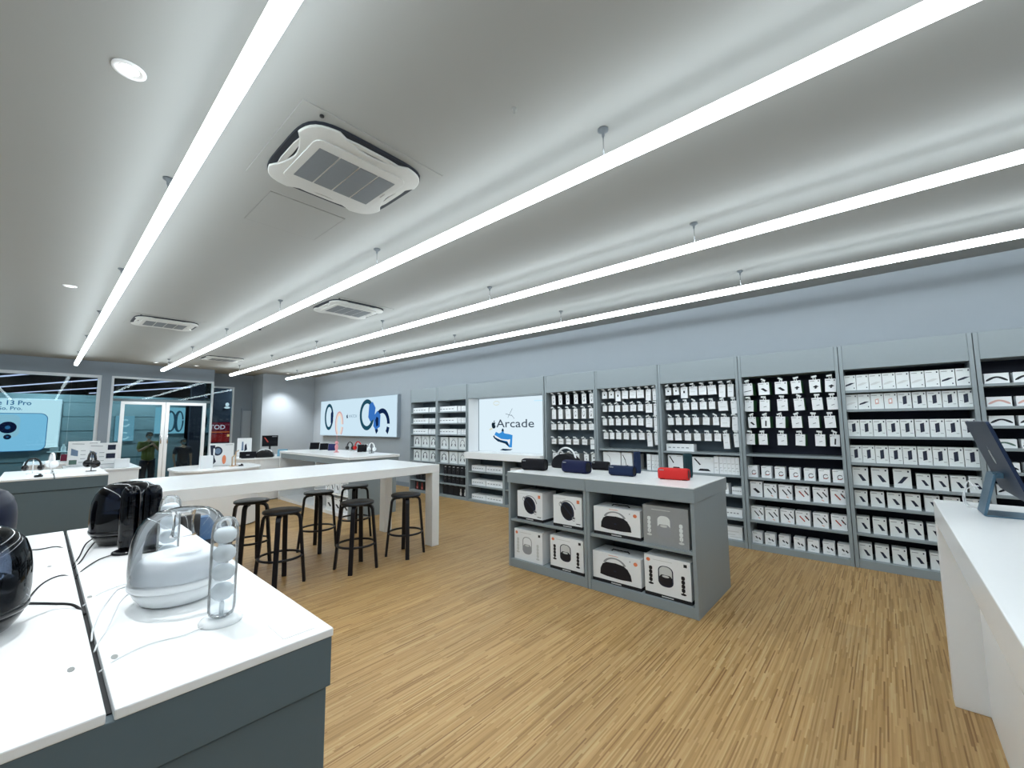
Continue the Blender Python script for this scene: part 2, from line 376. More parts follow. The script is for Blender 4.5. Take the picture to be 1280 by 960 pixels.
# neighbour shop: red display and small lamp mark
t = thing('red_poster', 'red poster with white letters outside, right of the glass doors', 'poster', (3.95, 16.3, -0.25), 0)
RP = emis('red_poster_face', (120, 26, 44), 0.8); RP2 = emis('red_poster_low', (150, 34, 34), 0.9)
box('stand', (-0.05, 0.05, -0.03, 0.03, 0, 1.25), MALLD, t); box('foot', (-0.25, 0.25, -0.15, 0.15, 0, 0.03), MALLD, t)
box('face', (-0.38, 0.38, -0.05, -0.03, 1.28, 1.93), RP, t)
b = MB(); b.box(-0.36, 0.36, -0.055, -0.051, 1.30, 1.55, RP2); b.box(-0.36, 0.30, -0.055, -0.051, 1.60, 1.63, emis('red_poster_line', (226, 110, 60), 1))
b.box(0.18, 0.26, -0.06, -0.056, 1.46, 1.54, emis('red_poster_dot', (250, 190, 120), 1.2)); b.obj('print', t)
link('lettering', text_mesh('TOD', 0.2, emis('red_poster_text', (240, 220, 230), 1.0), bold=0.004), t, (-0.1, -0.056, 1.77), rot=ROTY)
t = thing('wall_sign', 'small glowing white mark on the dark wall outside', 'sign', (4.32, 17.18, 2.20))
b = MB(); SG = emis('sign_white', (235, 235, 240), 1.4)
b.prism([(v, u) for u, v in ell(0, 0.11, 0.055, 0.065, 14)][::-1], 'y', -0.03, 0, SG); b.prism([(v, u) for u, v in ell(0, 0.0, 0.085, 0.035, 14)][::-1], 'y', -0.03, 0, SG)
b.obj('mark', t)

# ------------------------------------------------------------------ ceiling fittings
SX = [(-1.05, 'pendant light strip over the left side of the room'), (0.467, 'long pendant light strip nearest the left, running toward the shopfront'),  # first strip is out of view, added for light at the same spacing
      (2.015, 'long pendant light strip passing right beside the ceiling air conditioner'), (3.53, 'long pendant light strip above the island, second from the shelf wall'),
      (5.03, 'long pendant light strip closest to the shelf wall')]
for x, lab in SX:
    t = thing('pendant_light_strip', lab, 'light', (x, 0, 3.0), 0, 'pendant light strips')
    y0, y1 = -3.4, 13.85
    box('diffuser', (-0.03, 0.03, y0, y1, -0.022, 0.03), LAMP, t)
    box('housing', (-0.018, 0.018, y0, y1, 0.0305, 0.035), WPL, t)
    k = 0
    for yy in [1.08+2.4*j for j in range(-2, 6)]:
        if yy > y1: break
        hg = MB().tube([(0, yy, 0.035), (0, yy, 0.19)], 0.0035, SILV, 6).obj('hanger', t)
        MB().lathe([(0.0, 0.209), (0.03, 0.209), (0.03, 0.20), (0.008, 0.185), (0.008, 0.165), (0, 0.165)], mat('hanger_cap', (105, 112, 118), 0.5), 12, (0, yy, 0)).obj('cap', hg)
ACW = mat('cassette_plastic', (192, 194, 192), 0.5); ACG = mat('cassette_grille', (112, 118, 124), 0.7, noise=0.25, scale=400); SLOT = mat('vent_slot_dark', (26, 32, 42), 0.7)
def cassette(x, y, lab):
    t = thing('ceiling_air_conditioner', lab, 'air conditioner', (x, y, CZ), 0, 'ceiling air conditioners')
    box('mounting_plate', (-0.45, 0.45, -0.45, 0.45, -0.005, 0), CEIL, t)
    P = []
    for k in range(72):
        a = 2*PI*k/72; c_, s_ = math.cos(a), math.sin(a); r = 0.395/((abs(c_)**5+abs(s_)**5)**0.2)
        P.append((r*c_, r*s_))
    MB().prism(P, 'z', -0.020, -0.0055, SLOT).obj('vent_recess', t)
    P = []
    for k in range(96):      # lobed panel: pulled in along the middle of each side
        a = 2*PI*k/96; c_, s_ = math.cos(a), math.sin(a); r = 0.391/((abs(c_)**5+abs(s_)**5)**0.2)
        d_ = abs(((a/(PI/2))+0.5) % 1-0.5)*2           # 0 at side middles, 1 at corners
        r *= 1-0.19*max(0.0, math.cos(min(1, d_/0.66)*PI/2))**0.6
        P.append((r*c_, r*s_))
    MB().prism(P, 'z', -0.036, -0.020, ACW).obj('panel', t, bevel=0.006)
    for k in range(4):
        v = MB().prism([(-0.20, 0.352), (-0.15, 0.336), (0, 0.330), (0.15, 0.336), (0.20, 0.352), (0.1, 0.362), (-0.1, 0.362)], 'z', -0.030, -0.0205, ACW).obj('vane', t, rot=(0, 0, k*PI/2))
    fr = MB().prism(rrect(0.60, 0.54, 0.06), 'z', -0.044, -0.036, ACW).obj('intake_frame', t, bevel=0.003)
    for k in range(4):
        cx = -0.193+0.1287*k; MB().box(cx-0.059, cx+0.059, -0.19, 0.19, -0.0465, -0.0442, ACG).obj('grille', t)
    box('badge', (0.27, 0.275, -0.03, 0.03, -0.0465, -0.0442), BOXS, t)
    MB().lathe([(0, -0.018), (0.012, -0.018), (0.012, -0.011), (0, -0.011)], RUB, 10, (-0.34, -0.415, 0)).obj('sensor', t)
cassette(1.235, 2.55, 'square four way air conditioner in the ceiling, largest and nearest')
cassette(2.83, 5.62, 'ceiling air conditioner between the second and third light strips, second nearest')
cassette(1.23, 8.5, 'ceiling air conditioner farther off, between the first two light strips')
cassette(2.88, 12.05, 'farthest ceiling air conditioner, close to the shopfront')
for i, (x, y) in enumerate(DOWN):
    t = thing('downlight', ['round recessed downlight at top left of the ceiling', 'small recessed downlight left of the first strip, halfway to shopfront', 'small recessed downlight above the glass doors, left one',
        'small recessed downlight above the glass doors, right one', 'recessed downlight washing the far white column'][i], 'light', (x, y, CZ), 0, 'recessed downlights')
    MB().lathe([(0.062, 0.0), (0.062, -0.006), (0.045, -0.008), (0.038, 0.0)], WPL, 24).obj('trim_ring', t)
    MB().lathe([(0.0, -0.002), (0.036, -0.002)], LAMPW, 20).obj('diffuser', t)
b = MB()
for a in ((0.98, 1.53, 3.717, 3.72), (0.98, 1.53, 3.14, 3.143), (0.98, 0.983, 3.14, 3.72), (1.527, 1.53, 3.14, 3.72)): b.box(*a, CZ-0.002, CZ+0.001, mat('hatch_joint', (138, 140, 138), 0.8))
box_h = thing('ceiling_hatch', 'square access hatch outlined in the ceiling beside the nearest air conditioner', 'hatch', (0, 0, 0)); b.obj('joint', box_h)
box('hatch_panel', (0.985, 1.525, 3.145, 3.715, CZ-0.003, CZ), CEIL, box_h)
def dome(name, lab, cat, x, y, r, m):
    t = thing(name, lab, cat, (x, y, CZ)); MB().lathe([(0, -r*0.9), (r*0.5, -r*0.8), (r*0.85, -r*0.4), (r, 0)], m, 14).obj('dome', t); MB().lathe([(r*1.3, -0.004), (r*1.3, 0), (0, 0)], WPL, 14).obj('base_ring', t)
dome('ceiling_camera', 'small black dome camera on the ceiling by the second strip', 'camera', 2.40, 7.9, 0.03, RUB)
dome('smoke_detector', 'small dark detector on the ceiling near the shopfront', 'detector', 2.1, 13.6, 0.03, RUB)
t = thing('ceiling_sprinkler', 'tiny sprinkler head on the ceiling between second strip and air conditioner', 'sprinkler', (1.56, 1.35, CZ))
MB().lathe([(0, -0.03), (0.006, -0.03), (0.006, -0.008), (0.014, -0.004), (0.014, 0)], BOXS, 10).obj('head', t)

# ------------------------------------------------------------------ wall shelving
XF = 5.86
def hdr_mark(): pass
UNITS = {}
def shelf_unit(key, y0, y1, shelves, lab, back=BACKG, hooks=(), hdr=2.095, depth=6.235):
    """y0<y1; shelves = heights of shelf tops; parts are built about the unit's foot"""
    yc = (y0+y1)/2; hw = (y1-y0)/2-0.002
    t = thing('shelving_unit', lab, 'shelf', (XF, yc, 0), 0, 'grey wall shelving units'); D = depth-XF
    box('side_panel', (0, D, hw-0.032, hw, 0, 2.38), GREY, t, 0.002); box('side_panel', (0, D, -hw, -hw+0.032, 0, 2.38), GREY, t, 0.002)
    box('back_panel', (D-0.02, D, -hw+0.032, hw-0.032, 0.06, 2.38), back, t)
    box('header', (0.004, 0.30, -hw+0.033, hw-0.033, hdr, 2.378), GREY, t, 0.002)
    box('plinth', (0.006, D-0.02, -hw+0.033, hw-0.033, 0, shelves[-1]), GREY, t, 0.002)
    for z in shelves[:-1]: box('shelf', (0.016, D-0.021, -hw+0.033, hw-0.033, z-0.026, z), GREY, t, 0.001)
    UNITS[key] = t
    return t
LOW = (0.63, 0.345, 0.07)
unitlab = {1: 'grey shelving unit of headphone boxes, leftmost along the right wall', 2: 'grey shelving unit of headphone boxes directly left of the lit screen bay',
           4: 'grey shelving unit with small hanging packs directly right of lit screen bay', 5: 'grey shelving unit of white hanging packs above the dark teal speaker',
           6: 'grey shelving unit of white hanging packs above the red speaker', 7: 'grey shelving unit with green sided hanging packs over four box rows',
           8: 'grey shelving unit packed with rows of white phone case boxes', 9: 'grey shelving unit with goggle pattern boxes at the right edge'}
shelf_unit(1, 7.455, 8.46, (1.83, 1.58, 1.335, 1.035, 0.722, 0.48, 0.285, 0.05), unitlab[1], hdr=2.07)
shelf_unit(2, 6.46, 7.453, (1.83, 1.58, 1.335, 1.02, 0.715, 0.48, 0.295, 0.05), unitlab[2], hdr=2.07)
shelf_unit(4, 3.43, 4.44, (0.87, 0.60, 0.345, 0.07), unitlab[4], hdr=2.085)
shelf_unit(5, 2.40, 3.428, (1.153, 0.865)+LOW, unitlab[5], hdr=2.09)
shelf_unit(6, 1.355, 2.398, (1.15, 0.875)+LOW, unitlab[6], hdr=2.10)
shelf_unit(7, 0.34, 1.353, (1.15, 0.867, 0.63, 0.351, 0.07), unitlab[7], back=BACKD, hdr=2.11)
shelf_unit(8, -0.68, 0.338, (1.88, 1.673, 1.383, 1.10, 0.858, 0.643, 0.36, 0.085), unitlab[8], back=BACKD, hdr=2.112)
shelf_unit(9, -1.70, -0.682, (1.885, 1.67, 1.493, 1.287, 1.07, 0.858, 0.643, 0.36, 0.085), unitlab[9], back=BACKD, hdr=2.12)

# pictures on boxes: (u right, v up), unit square
def seg(x0, y0, x1, y1, w):
    dx, dy = x1-x0, y1-y0; L = math.hypot(dx, dy) or 1; nx, ny = -dy/L*w/2, dx/L*w/2
    return [(x0-nx, y0-ny), (x1-nx, y1-ny), (x1+nx, y1+ny), (x0+nx, y0+ny)]
def arc(cx, cy, rx, ry, a0, a1, t, n=10):
    return band(ell(cx, cy, rx, ry, n, a0, a1), ell(cx, cy, rx-t, ry-t, n, a0, a1))
def pic(kind):
    T = [(INKG, [(0.08, 0.86), (0.5, 0.86), (0.5, 0.9), (0.08, 0.9)])]
    ic = [(INKB, [(0.80, 0.83), (0.9, 0.83), (0.9, 0.92), (0.80, 0.92)])]
    if kind == 'tilt': return T+ic+[(INKB, [(0.34, 0.62), (0.56, 0.60), (0.86, 0.26), (0.62, 0.24)])]
    if kind == 'tilt_r': return T+ic+[(INKB, [(0.20, 0.22), (0.46, 0.24), (0.84, 0.60), (0.58, 0.60)])]
    if kind == 'upright': return T+ic+[(INKB, [(0.36, 0.24), (0.66, 0.30), (0.66, 0.80), (0.36, 0.74)]), (INKG, seg(0.1, 0.4, 0.3, 0.36, 0.03)), (INKG, seg(0.7, 0.2, 0.9, 0.2, 0.03))]
    if kind == 'flat': return T+ic+[(INKB, [(0.08, 0.28), (0.50, 0.36), (0.92, 0.50), (0.55, 0.50), (0.12, 0.38)]), (INKB, [(0.78, 0.12), (0.86, 0.12), (0.86, 0.20), (0.78, 0.20)])]
    if kind == 'flat_pale': return T+ic+[(INKL, [(0.08, 0.28), (0.50, 0.34), (0.92, 0.48), (0.55, 0.50), (0.12, 0.38)]), (INKB, [(0.78, 0.14), (0.86, 0.14), (0.86, 0.20), (0.78, 0.20)])]
    if kind == 'upright_pink': return T+ic+[(INKP, [(0.33, 0.3), (0.63, 0.33), (0.63, 0.68), (0.33, 0.62)]), (BOXW, [(0.4, 0.4), (0.56, 0.42), (0.56, 0.6), (0.4, 0.57)])]
    if kind == 'ring': return T+[(INK, q) for q in arc(0.62, 0.42, 0.24, 0.2, 0.6, 6.2, 0.055)]+[(INKR, seg(0.4, 0.25, 0.8, 0.3, 0.05))]
    if kind == 'sticks': return [(INK, seg(0.28, 0.66, 0.62, 0.3, 0.085)), (INK, seg(0.66, 0.72, 0.92, 0.42, 0.085)), (INKO, seg(0.56, 0.2, 0.72, 0.12, 0.04)), (INK, [(0.76, 0.82), (0.84, 0.82), (0.84, 0.9), (0.76, 0.9)])]+T
    if kind == 'sticks_red': return [(INKR, seg(0.28, 0.66, 0.62, 0.3, 0.085)), (INK, seg(0.66, 0.72, 0.92, 0.42, 0.085)), (INKR, seg(0.7, 0.62, 0.8, 0.5, 0.05)), (INK, [(0.76, 0.82), (0.84, 0.82), (0.84, 0.9), (0.76, 0.9)])]+T
    if kind == 'dots': return T+[(INK, seg(0.36, 0.6, 0.54, 0.44, 0.12)), (INK, seg(0.66, 0.52, 0.84, 0.36, 0.12)), (INKG, seg(0.3, 0.2, 0.6, 0.2, 0.03))]
    if kind == 'adapter': return T+ic+[(INK, [(0.3, 0.44), (0.5, 0.36), (0.86, 0.44), (0.6, 0.56)]), (INK, [(0.42, 0.30), (0.56, 0.28), (0.7, 0.36), (0.56, 0.40)])]
    if kind == 'slab': return T+ic+[(INK, [(0.22, 0.5), (0.45, 0.56), (0.84, 0.3), (0.62, 0.24)])]
    if kind == 'thin': return T+ic+[(INK, seg(0.12, 0.32, 0.85, 0.4, 0.05))]
    if kind == 'bar': return T+[(INK, seg(0.5, 0.15, 0.55, 0.65, 0.16)), (INK, [(0.06, 0.8), (0.14, 0.8), (0.14, 0.88), (0.06, 0.88)])]
    if kind == 'faint': return T+[(INKG, seg(0.4, 0.36, 0.7, 0.42, 0.06)), (INKG, [(0.72, 0.78), (0.8, 0.78), (0.8, 0.86), (0.72, 0.86)])]
    if kind == 'white': return [(INKL, seg(0.2, 0.4, 0.75, 0.42, 0.04)), (INKG, seg(0.12, 0.86, 0.5, 0.86, 0.035))]
    if kind == 'pod': return [(INK, [(0.38, 0.45), (0.62, 0.45), (0.62, 0.66), (0.38, 0.66)]), (INKG, seg(0.2, 0.85, 0.8, 0.85, 0.03))]
    if kind == 'loop': return [(INKG, q) for q in arc(0.5, 0.5, 0.26, 0.28, 0.4, 5.6, 0.07)]+[(INKB, seg(0.4, 0.2, 0.68, 0.5, 0.06))]
    if kind == 'headphone': return [(INKB, q) for q in arc(0.5, 0.48, 0.30, 0.34, 0.05, PI-0.05, 0.07)]+[(INKB, seg(0.24, 0.24, 0.3, 0.5, 0.13)), (INKB, seg(0.76, 0.24, 0.7, 0.5, 0.13)), (INKG, seg(0.3, 0.9, 0.7, 0.9, 0.03))]
    if kind == 'headphone_pale': return [(INKG, q) for q in arc(0.5, 0.48, 0.30, 0.34, 0.05, PI-0.05, 0.07)]+[(INKB, seg(0.24, 0.24, 0.3, 0.46, 0.11)), (INKB, seg(0.76, 0.24, 0.7, 0.46, 0.11)), (INKG, seg(0.3, 0.9, 0.7, 0.9, 0.03))]
    if kind in ('band', 'band_pink', 'band_green'):
        m = {'band': INK, 'band_pink': INKP, 'band_green': INKE}[kind]
        top = [(0.06+0.88*k/12, 0.34+0.36*math.sin(PI*k/12)**0.8) for k in range(13)]
        bot = [(0.06+0.88*k/12, 0.24+0.30*math.sin(PI*k/12)**2) for k in range(13)]
        return [(m, q) for q in band(bot, top)]
    if kind == 'stand_arc': return [(INKG, q) for q in arc(0.1, 0.45, 0.34, 0.4, -0.6, 1.2, 0.02)]+[(INK, seg(0.22, 0.16, 0.34, 0.12, 0.05)), (INKG, seg(0.5, 0.12, 0.95, 0.14, 0.02))]
    if kind == 'stand_hook': return [(INK, seg(0.12, 0.86, 0.36, 0.52, 0.06)), (INK, seg(0.36, 0.52, 0.44, 0.2, 0.05)), (INK, [(0.3, 0.06), (0.72, 0.06), (0.6, 0.18), (0.34, 0.18)]), (INK, seg(0.5, 0.2, 0.8, 0.1, 0.05))]
    if kind == 'stand_lamp': return [(INK, seg(0.12, 0.90, 0.38, 0.50, 0.07)), (INK, [(0.26, 0.12), (0.86, 0.12), (0.74, 0.26), (0.36, 0.26)]), (INKG, seg(0.6, 0.92, 0.9, 0.92, 0.02))]
    if kind == 'lines': return [(INKG, seg(x, 0.02, x, 0.98, 0.006)) for x in (0.2, 0.4, 0.6, 0.8)]
    if kind == 'fine': return [(INKL, seg(0.1, 0.6, 0.8, 0.62, 0.05)), (INKL, seg(0.1, 0.35, 0.6, 0.37, 0.05)), (INKL, seg(0.3, 0.2, 0.9, 0.2, 0.04))]
    if kind == 'label': return [(INKG, seg(0.08+0.16*k, 0.5, 0.18+0.16*k, 0.5, 0.14)) for k in range(5)]
    if kind == 'dark_top': return [(INKL, seg(0.3, 0.88, 0.8, 0.9, 0.07)), (INKG, seg(0.4, 0.5, 0.5, 0.6, 0.05))]
    if kind == 'dark_pods': return [(INKL, [(0.3, 0.1), (0.7, 0.1), (0.75, 0.3), (0.6, 0.45), (0.6, 0.7), (0.4, 0.7), (0.4, 0.45), (0.25, 0.3)])]
    if kind == 'dark_red': return [(INKR, [(0.3, 0.1), (0.7, 0.1), (0.75, 0.3), (0.6, 0.45), (0.6, 0.8), (0.4, 0.8), (0.4, 0.45), (0.25, 0.3)]), (INKL, seg(0.5, 0.15, 0.5, 0.3, 0.08))]
    if kind == 'dark_plain': return [(INKG, seg(0.2, 0.9, 0.6, 0.9, 0.02))]
    return T
CACHE = {}
def pack(name, label, cat, group, kind, y, wd, z, h, x=5.93, dp=0.12, body=None, hang=False, side=None, rz=0.0, tilt=0.0):
    """carton facing -X, standing at (x, y, z); body + printed picture (+ hanging tab)"""
    body = body or BOXW
    kb = ('b', round(wd, 3), round(h, 3), dp, body.name, hang, side.name if side else '')
    if kb not in CACHE:
        b = MB()
        if side:
            b.box(0, 0.006, -wd/2, wd/2, 0, h, body); b.box(0.006, dp, -wd/2, wd/2, 0.001, h-0.001, side)
        else: b.box(0, dp, -wd/2, wd/2, 0, h, body)
        CACHE[kb] = b.mesh('carton')
    kp = ('p', round(wd, 3), round(h, 3), kind)
    if kp not in CACHE:
        b = MB()
        for i, (m, P) in enumerate(pic(kind)): b.poly([(-0.0006-0.00002*i, wd/2-u*wd, v*h) for u, v in P], m)
        CACHE[kp] = b.mesh('printed_picture')
    t = thing(name, label, cat, (x, y, z), rz, group)
    if tilt: t.rotation_euler = (tilt, 0, rz)
    link('carton', CACHE[kb], t); link('printed_picture', CACHE[kp], t)
    if hang:
        kt = ('t', round(h, 3))
        if kt not in CACHE:
            b = MB(); b.box(0.001, 0.003, -0.016, -0.006, h, h+0.026, BOXW2); b.box(0.001, 0.003, 0.006, 0.016, h, h+0.026, BOXW2); b.box(0.001, 0.003, -0.006, 0.006, h+0.018, h+0.026, BOXW2)
            CACHE[kt] = b.mesh('hang_tab')
        link('hang_tab', CACHE[kt], t)
    return t
hk = MB().tube([(0.355, 0, 0), (0.05, 0, 0), (0.042, 0, 0.008)], 0.0025, SILV, 6).mesh('peg_hook')
tg = MB().box(-0.002, 0, -0.026, 0.026, -0.004, 0.014, BOXW2).mesh('price_tag')
def hooks(key, ys, z):
    u = UNITS[key]
    for y in ys:
        o = link('peg_hook', hk, u, (0.0, y-u.location.y, z)); g = link('price_tag', tg, o, (0.042, 0, 0.012), rot=(random.choice((0, 0, 0.1, -0.35, 0.5, -0.15)), 0, 0))
PLACE = {1: 'leftmost wall bay', 2: 'second wall bay from left', 4: 'bay right of lit screen', 5: 'bay above teal speaker', 6: 'bay above red speaker', 7: 'green pack bay', 8: 'phone case bay', 9: 'bay at right edge'}
def row(key, rown, name, desc, cat, ys, z, h, kinds, hang=False, nm=None, **kw):
    """ys: list of (centre y, width) from left to right as seen"""
    n = len(ys)
    for i, (y, wd) in enumerate(ys):
        kd = kinds[i] if isinstance(kinds, (list, tuple)) else kinds
        hh = h[i] if isinstance(h, (list, tuple)) else h
        zz = z-hh if hang else z
        pos = 'rightmost' if i == n-1 and n > 1 else ('leftmost' if i == 0 and n > 1 else (ORD[i]+' from left' if n > 1 else 'alone'))
        d_ = desc[i] if isinstance(desc, (list, tuple)) else desc
        lab = '%s, %s, row %s, %s' % (d_, pos, rown, PLACE[key])
        rz = random.uniform(-0.12, 0.12) if hang else random.uniform(-0.015, 0.015)
        tl = random.uniform(-0.05, 0.05) if hang else 0
        pack(name, lab, cat, '%s row %s of %s' % (name.replace('_', ' ')+'s', rown, PLACE[key]), kd, y, wd-(0.012 if hang else 0.002), zz, hh, hang=hang, rz=rz, tilt=tl, **kw)
    if hang: hooks(key, [y for y, _ in ys], z+0.016)
R = lambda s, c: [(a, b_) for a, b_ in zip(s, c)] if isinstance(c, (list, tuple)) else [(a, c) for a in s]

# --- bay 8: phone case boxes
y9 = [0.257, 0.151, 0.044, -0.063, -0.17, -0.28, -0.388, -0.495, -0.603]
row(8, 'one', 'case_box', ['white box picturing dark flat case']+['white box picturing pale flat case']*6+['white box picturing dark flat case']*2, 'box', R(y9, 0.104), 1.88, 0.17, ['flat']+['flat_pale']*6+['flat']*2, body=BOXW2)
row(8, 'two', 'case_box', ['white box picturing pale flat case', 'white box picturing dark flat case', 'white box picturing pink case', 'white box picturing pink case']+['white box picturing upright dark case']*5, 'box', R(y9, 0.104), 1.673, 0.165, ['flat_pale', 'flat', 'upright_pink', 'upright_pink']+['upright']*5, body=BOXW2)
row(8, 'three', 'case_box', 'white box picturing upright dark case', 'box', R(y9, 0.104), 1.383, 0.177, 'upright', body=BOXW2)
row(8, 'four', 'case_box', 'white box picturing upright dark case', 'box', R(y9, 0.104), 1.10, 0.182, 'upright', body=BOXW2)
row(8, 'five', 'case_box', ['large white box, slanted dark case']*2+['large white box, case slanting right']+['small white box, slanted dark case']*4, 'box',
    [(0.236, 0.132), (0.077, 0.138), (-0.096, 0.138), (-0.251, 0.105), (-0.374, 0.105), (-0.493, 0.105), (-0.612, 0.10)], 0.858, [0.192]*3+[0.152]*4, ['tilt', 'tilt', 'tilt_r']+['tilt']*4, body=BOXW2)
y7 = [(0.246, 0.108), (0.113, 0.112), (-0.021, 0.114), (-0.16, 0.114), (-0.298, 0.11), (-0.436, 0.112), (-0.574, 0.112)]
row(8, 'six', 'case_box', 'white box picturing slanted dark case', 'box', y7, 0.643, 0.158, 'tilt', body=BOXW2)
row(8, 'seven', 'case_box', 'white box picturing slanted dark case', 'box', y7, 0.36, 0.165, 'tilt', body=BOXW2)
row(8, 'eight', 'case_box', 'white box picturing slanted dark case', 'box', y7, 0.085, 0.16, 'tilt', body=BOXW2)
# --- bay 9
for z, nm_, kd, h in ((1.885, 'one', 'band', 0.098), (1.67, 'two', 'band_pink', 0.092), (1.493, 'three', 'band', 0.092), (1.287, 'four', 'band_green', 0.082), (1.07, 'five', 'band', 0.085), (0.858, 'six', 'band', 0.09), (0.643, 'seven', 'band', 0.09)):
    c_ = {'band': 'black', 'band_pink': 'pink', 'band_green': 'green'}[kd]
    row(9, nm_, 'goggle_box', 'white box with %s band picture' % c_, 'box', [(-0.812, 0.158), (-0.99, 0.15), (-1.165, 0.15), (-1.34, 0.15), (-1.52, 0.15)], z, h, [kd]*5)
# --- bay 7
row(7, 'one', 'hanging_pack', ['white hanging pack, thin black item', 'white hanging pack, black slab picture', 'white hanging pack, black slab picture']+['white hanging pack, black adapter']*3, 'pack',
    [(1.267, 0.125), (1.09, 0.132), (0.91, 0.14), (0.752, 0.112), (0.574, 0.118), (0.434, 0.112)], 2.03, 0.15, ['thin', 'slab', 'slab', 'adapter', 'adapter', 'adapter'], hang=True, dp=0.13, side=GREEN, x=5.935)
row(7, 'two', 'hanging_pack', 'white hanging pack, faint grey print', 'pack', [(1.268, 0.11), (1.097, 0.118), (0.906, 0.117), (0.737, 0.112), (0.562, 0.112), (0.425, 0.108)], 1.818, 0.14, 'faint', hang=True, dp=0.13, side=GREEN, x=5.935)
row(7, 'three', 'hanging_pack', ['white hanging pack, black cable print', 'white hanging pack, black bar print']+['white hanging pack, faint grey print']*4, 'pack', [(1.24, 0.10), (1.095, 0.108), (0.941, 0.11), (0.773, 0.112), (0.61, 0.112), (0.458, 0.112)], 1.608, 0.135,
    ['slab', 'bar', 'faint', 'faint', 'faint', 'faint'], hang=True, dp=0.13, side=GREEN, x=5.935)
row(7, 'four', 'hanging_pack', ['white hanging pack, faint grey print']*5+['white hanging pack, black bar print'], 'pack', [(1.272, 0.105), (1.135, 0.105), (0.934, 0.108), (0.756, 0.107), (0.565, 0.106), (0.432, 0.10)], 1.398, 0.132, ['faint']*5+['bar'], hang=True, dp=0.13, side=GREEN, x=5.935)
row(7, 'five', 'cable_box', 'small white box with coiled cable print', 'box', R([1.268, 1.122, 0.981, 0.834, 0.688, 0.552, 0.424], 0.107), 0.867, 0.138, 'ring')
row(7, 'six', 'stylus_box', ['grey box with black block picture']+['white box with two slanted black sticks']*5, 'box', [(1.243, 0.13), (1.094, 0.134), (0.938, 0.136), (0.772, 0.14), (0.602, 0.14), (0.440, 0.14)], 0.63, [0.185]+[0.165]*5, ['slab', 'sticks', 'sticks', 'sticks_red', 'sticks', 'sticks_red'])
row(7, 'seven', 'stylus_box', 'white box with two slanted sticks', 'box', [(1.247, 0.136), (1.094, 0.138), (0.937, 0.137), (0.783, 0.14), (0.617, 0.14), (0.452, 0.14)], 0.351, 0.158, ['sticks', 'sticks', 'sticks', 'sticks_red', 'sticks', 'sticks_red'])
row(7, 'eight', 'earphone_box', 'small white box with two dark dots', 'box', R([1.265, 1.129, 0.984, 0.835, 0.703, 0.562, 0.43], 0.108), 0.07, 0.134, 'dots')
# --- bays 5, 6
for key, off in ((6, 0.0), (5, 1.02)):
    xs = [(2.286, 0.095), (2.175, 0.091), (2.066, 0.106), (1.943, 0.116), (1.821, 0.110), (1.698, 0.116), (1.578, 0.090), (1.474, 0.082)] if key == 6 else [(3.309, 0.096), (3.19, 0.096), (3.076, 0.096), (2.959, 0.108), (2.833, 0.108), (2.709, 0.116), (2.59, 0.088), (2.485, 0.075)]
    row(key, 'one', 'hanging_pack', ['small white hanging pack, black dot']*3+['square white hanging pack']*3+['tall white hanging pack']*2, 'pack', xs, 2.04, [0.105, 0.105, 0.155, 0.122, 0.12, 0.122, 0.165, 0.165], ['pod']*3+['white']*5, hang=True, side=BOXS, dp=0.11, x=5.95)
    a2 = [(2.29, 0.088), (2.174, 0.1), (2.046, 0.093), (1.937, 0.093), (1.821, 0.098), (1.709, 0.09), (1.572, 0.122), (1.438, 0.082)] if key == 6 else [(3.312, 0.088), (3.202, 0.09), (3.091, 0.099), (2.957, 0.102), (2.832, 0.101), (2.717, 0.09), (2.585, 0.11), (2.478, 0.085)]
    row(key, 'two', 'hanging_pack', ['small white hanging pack']*6+['wide white hanging pack', 'tall white hanging pack'], 'pack', a2, 1.822, [0.095, 0.095, 0.1, 0.1, 0.1, 0.098, 0.125, 0.165], 'white', hang=True, side=BOXS, dp=0.13, x=5.95)
    a3 = [(2.267, 0.089), (2.158, 0.09), (2.044, 0.092), (1.927, 0.096), (1.795, 0.098), (1.671, 0.085), (1.561, 0.12), (1.445, 0.08)] if key == 6 else [(3.317, 0.086), (3.202, 0.09), (3.084, 0.092), (2.963, 0.098), (2.832, 0.101), (2.719, 0.093), (2.591, 0.112), (2.484, 0.075)]
    row(key, 'three', 'hanging_pack', ['small white hanging pack']*6+['wide white hanging pack', 'tall white hanging pack'], 'pack', a3, 1.614, [0.1, 0.1, 0.102, 0.1, 0.102, 0.105, 0.132, 0.175], 'white', hang=True, side=BOXS, dp=0.13, x=5.95)
    a4 = [(2.29, 0.089), (2.174, 0.099), (2.044, 0.098), (1.915, 0.098), (1.781, 0.1), (1.661, 0.09), (1.551, 0.086), (1.430, 0.078)] if key == 6 else [(3.302, 0.095), (3.197, 0.086), (3.086, 0.095), (2.961, 0.096), (2.833, 0.098), (2.71, 0.101), (2.586, 0.088), (2.479, 0.082)]
    row(key, 'four', 'hanging_pack', ['small white hanging pack']*6+['tall white hanging pack']*2, 'pack', a4, 1.397, [0.098]*6+[0.195, 0.17], 'white', hang=True, side=BOXS, dp=0.13, x=5.95)
pack('long_carton', 'long flat white carton lying under the hanging packs, bay above red speaker', 'box', None, 'label', 2.153, 0.377, 1.151, 0.098)
pack('stand_box', 'white box with black desk lamp picture behind the green upright speaker', 'box', None, 'stand_lamp', 2.222, 0.205, 0.876, 0.222)
pack('stand_box', 'white box with black desk stand picture, right of the green upright speaker', 'box', None, 'stand_lamp', 1.858, 0.272, 0.876, 0.205)
pack('slim_box', 'narrow white upright box beside the desk stand box', 'box', None, 'fine', 1.688, 0.058, 0.876, 0.225)
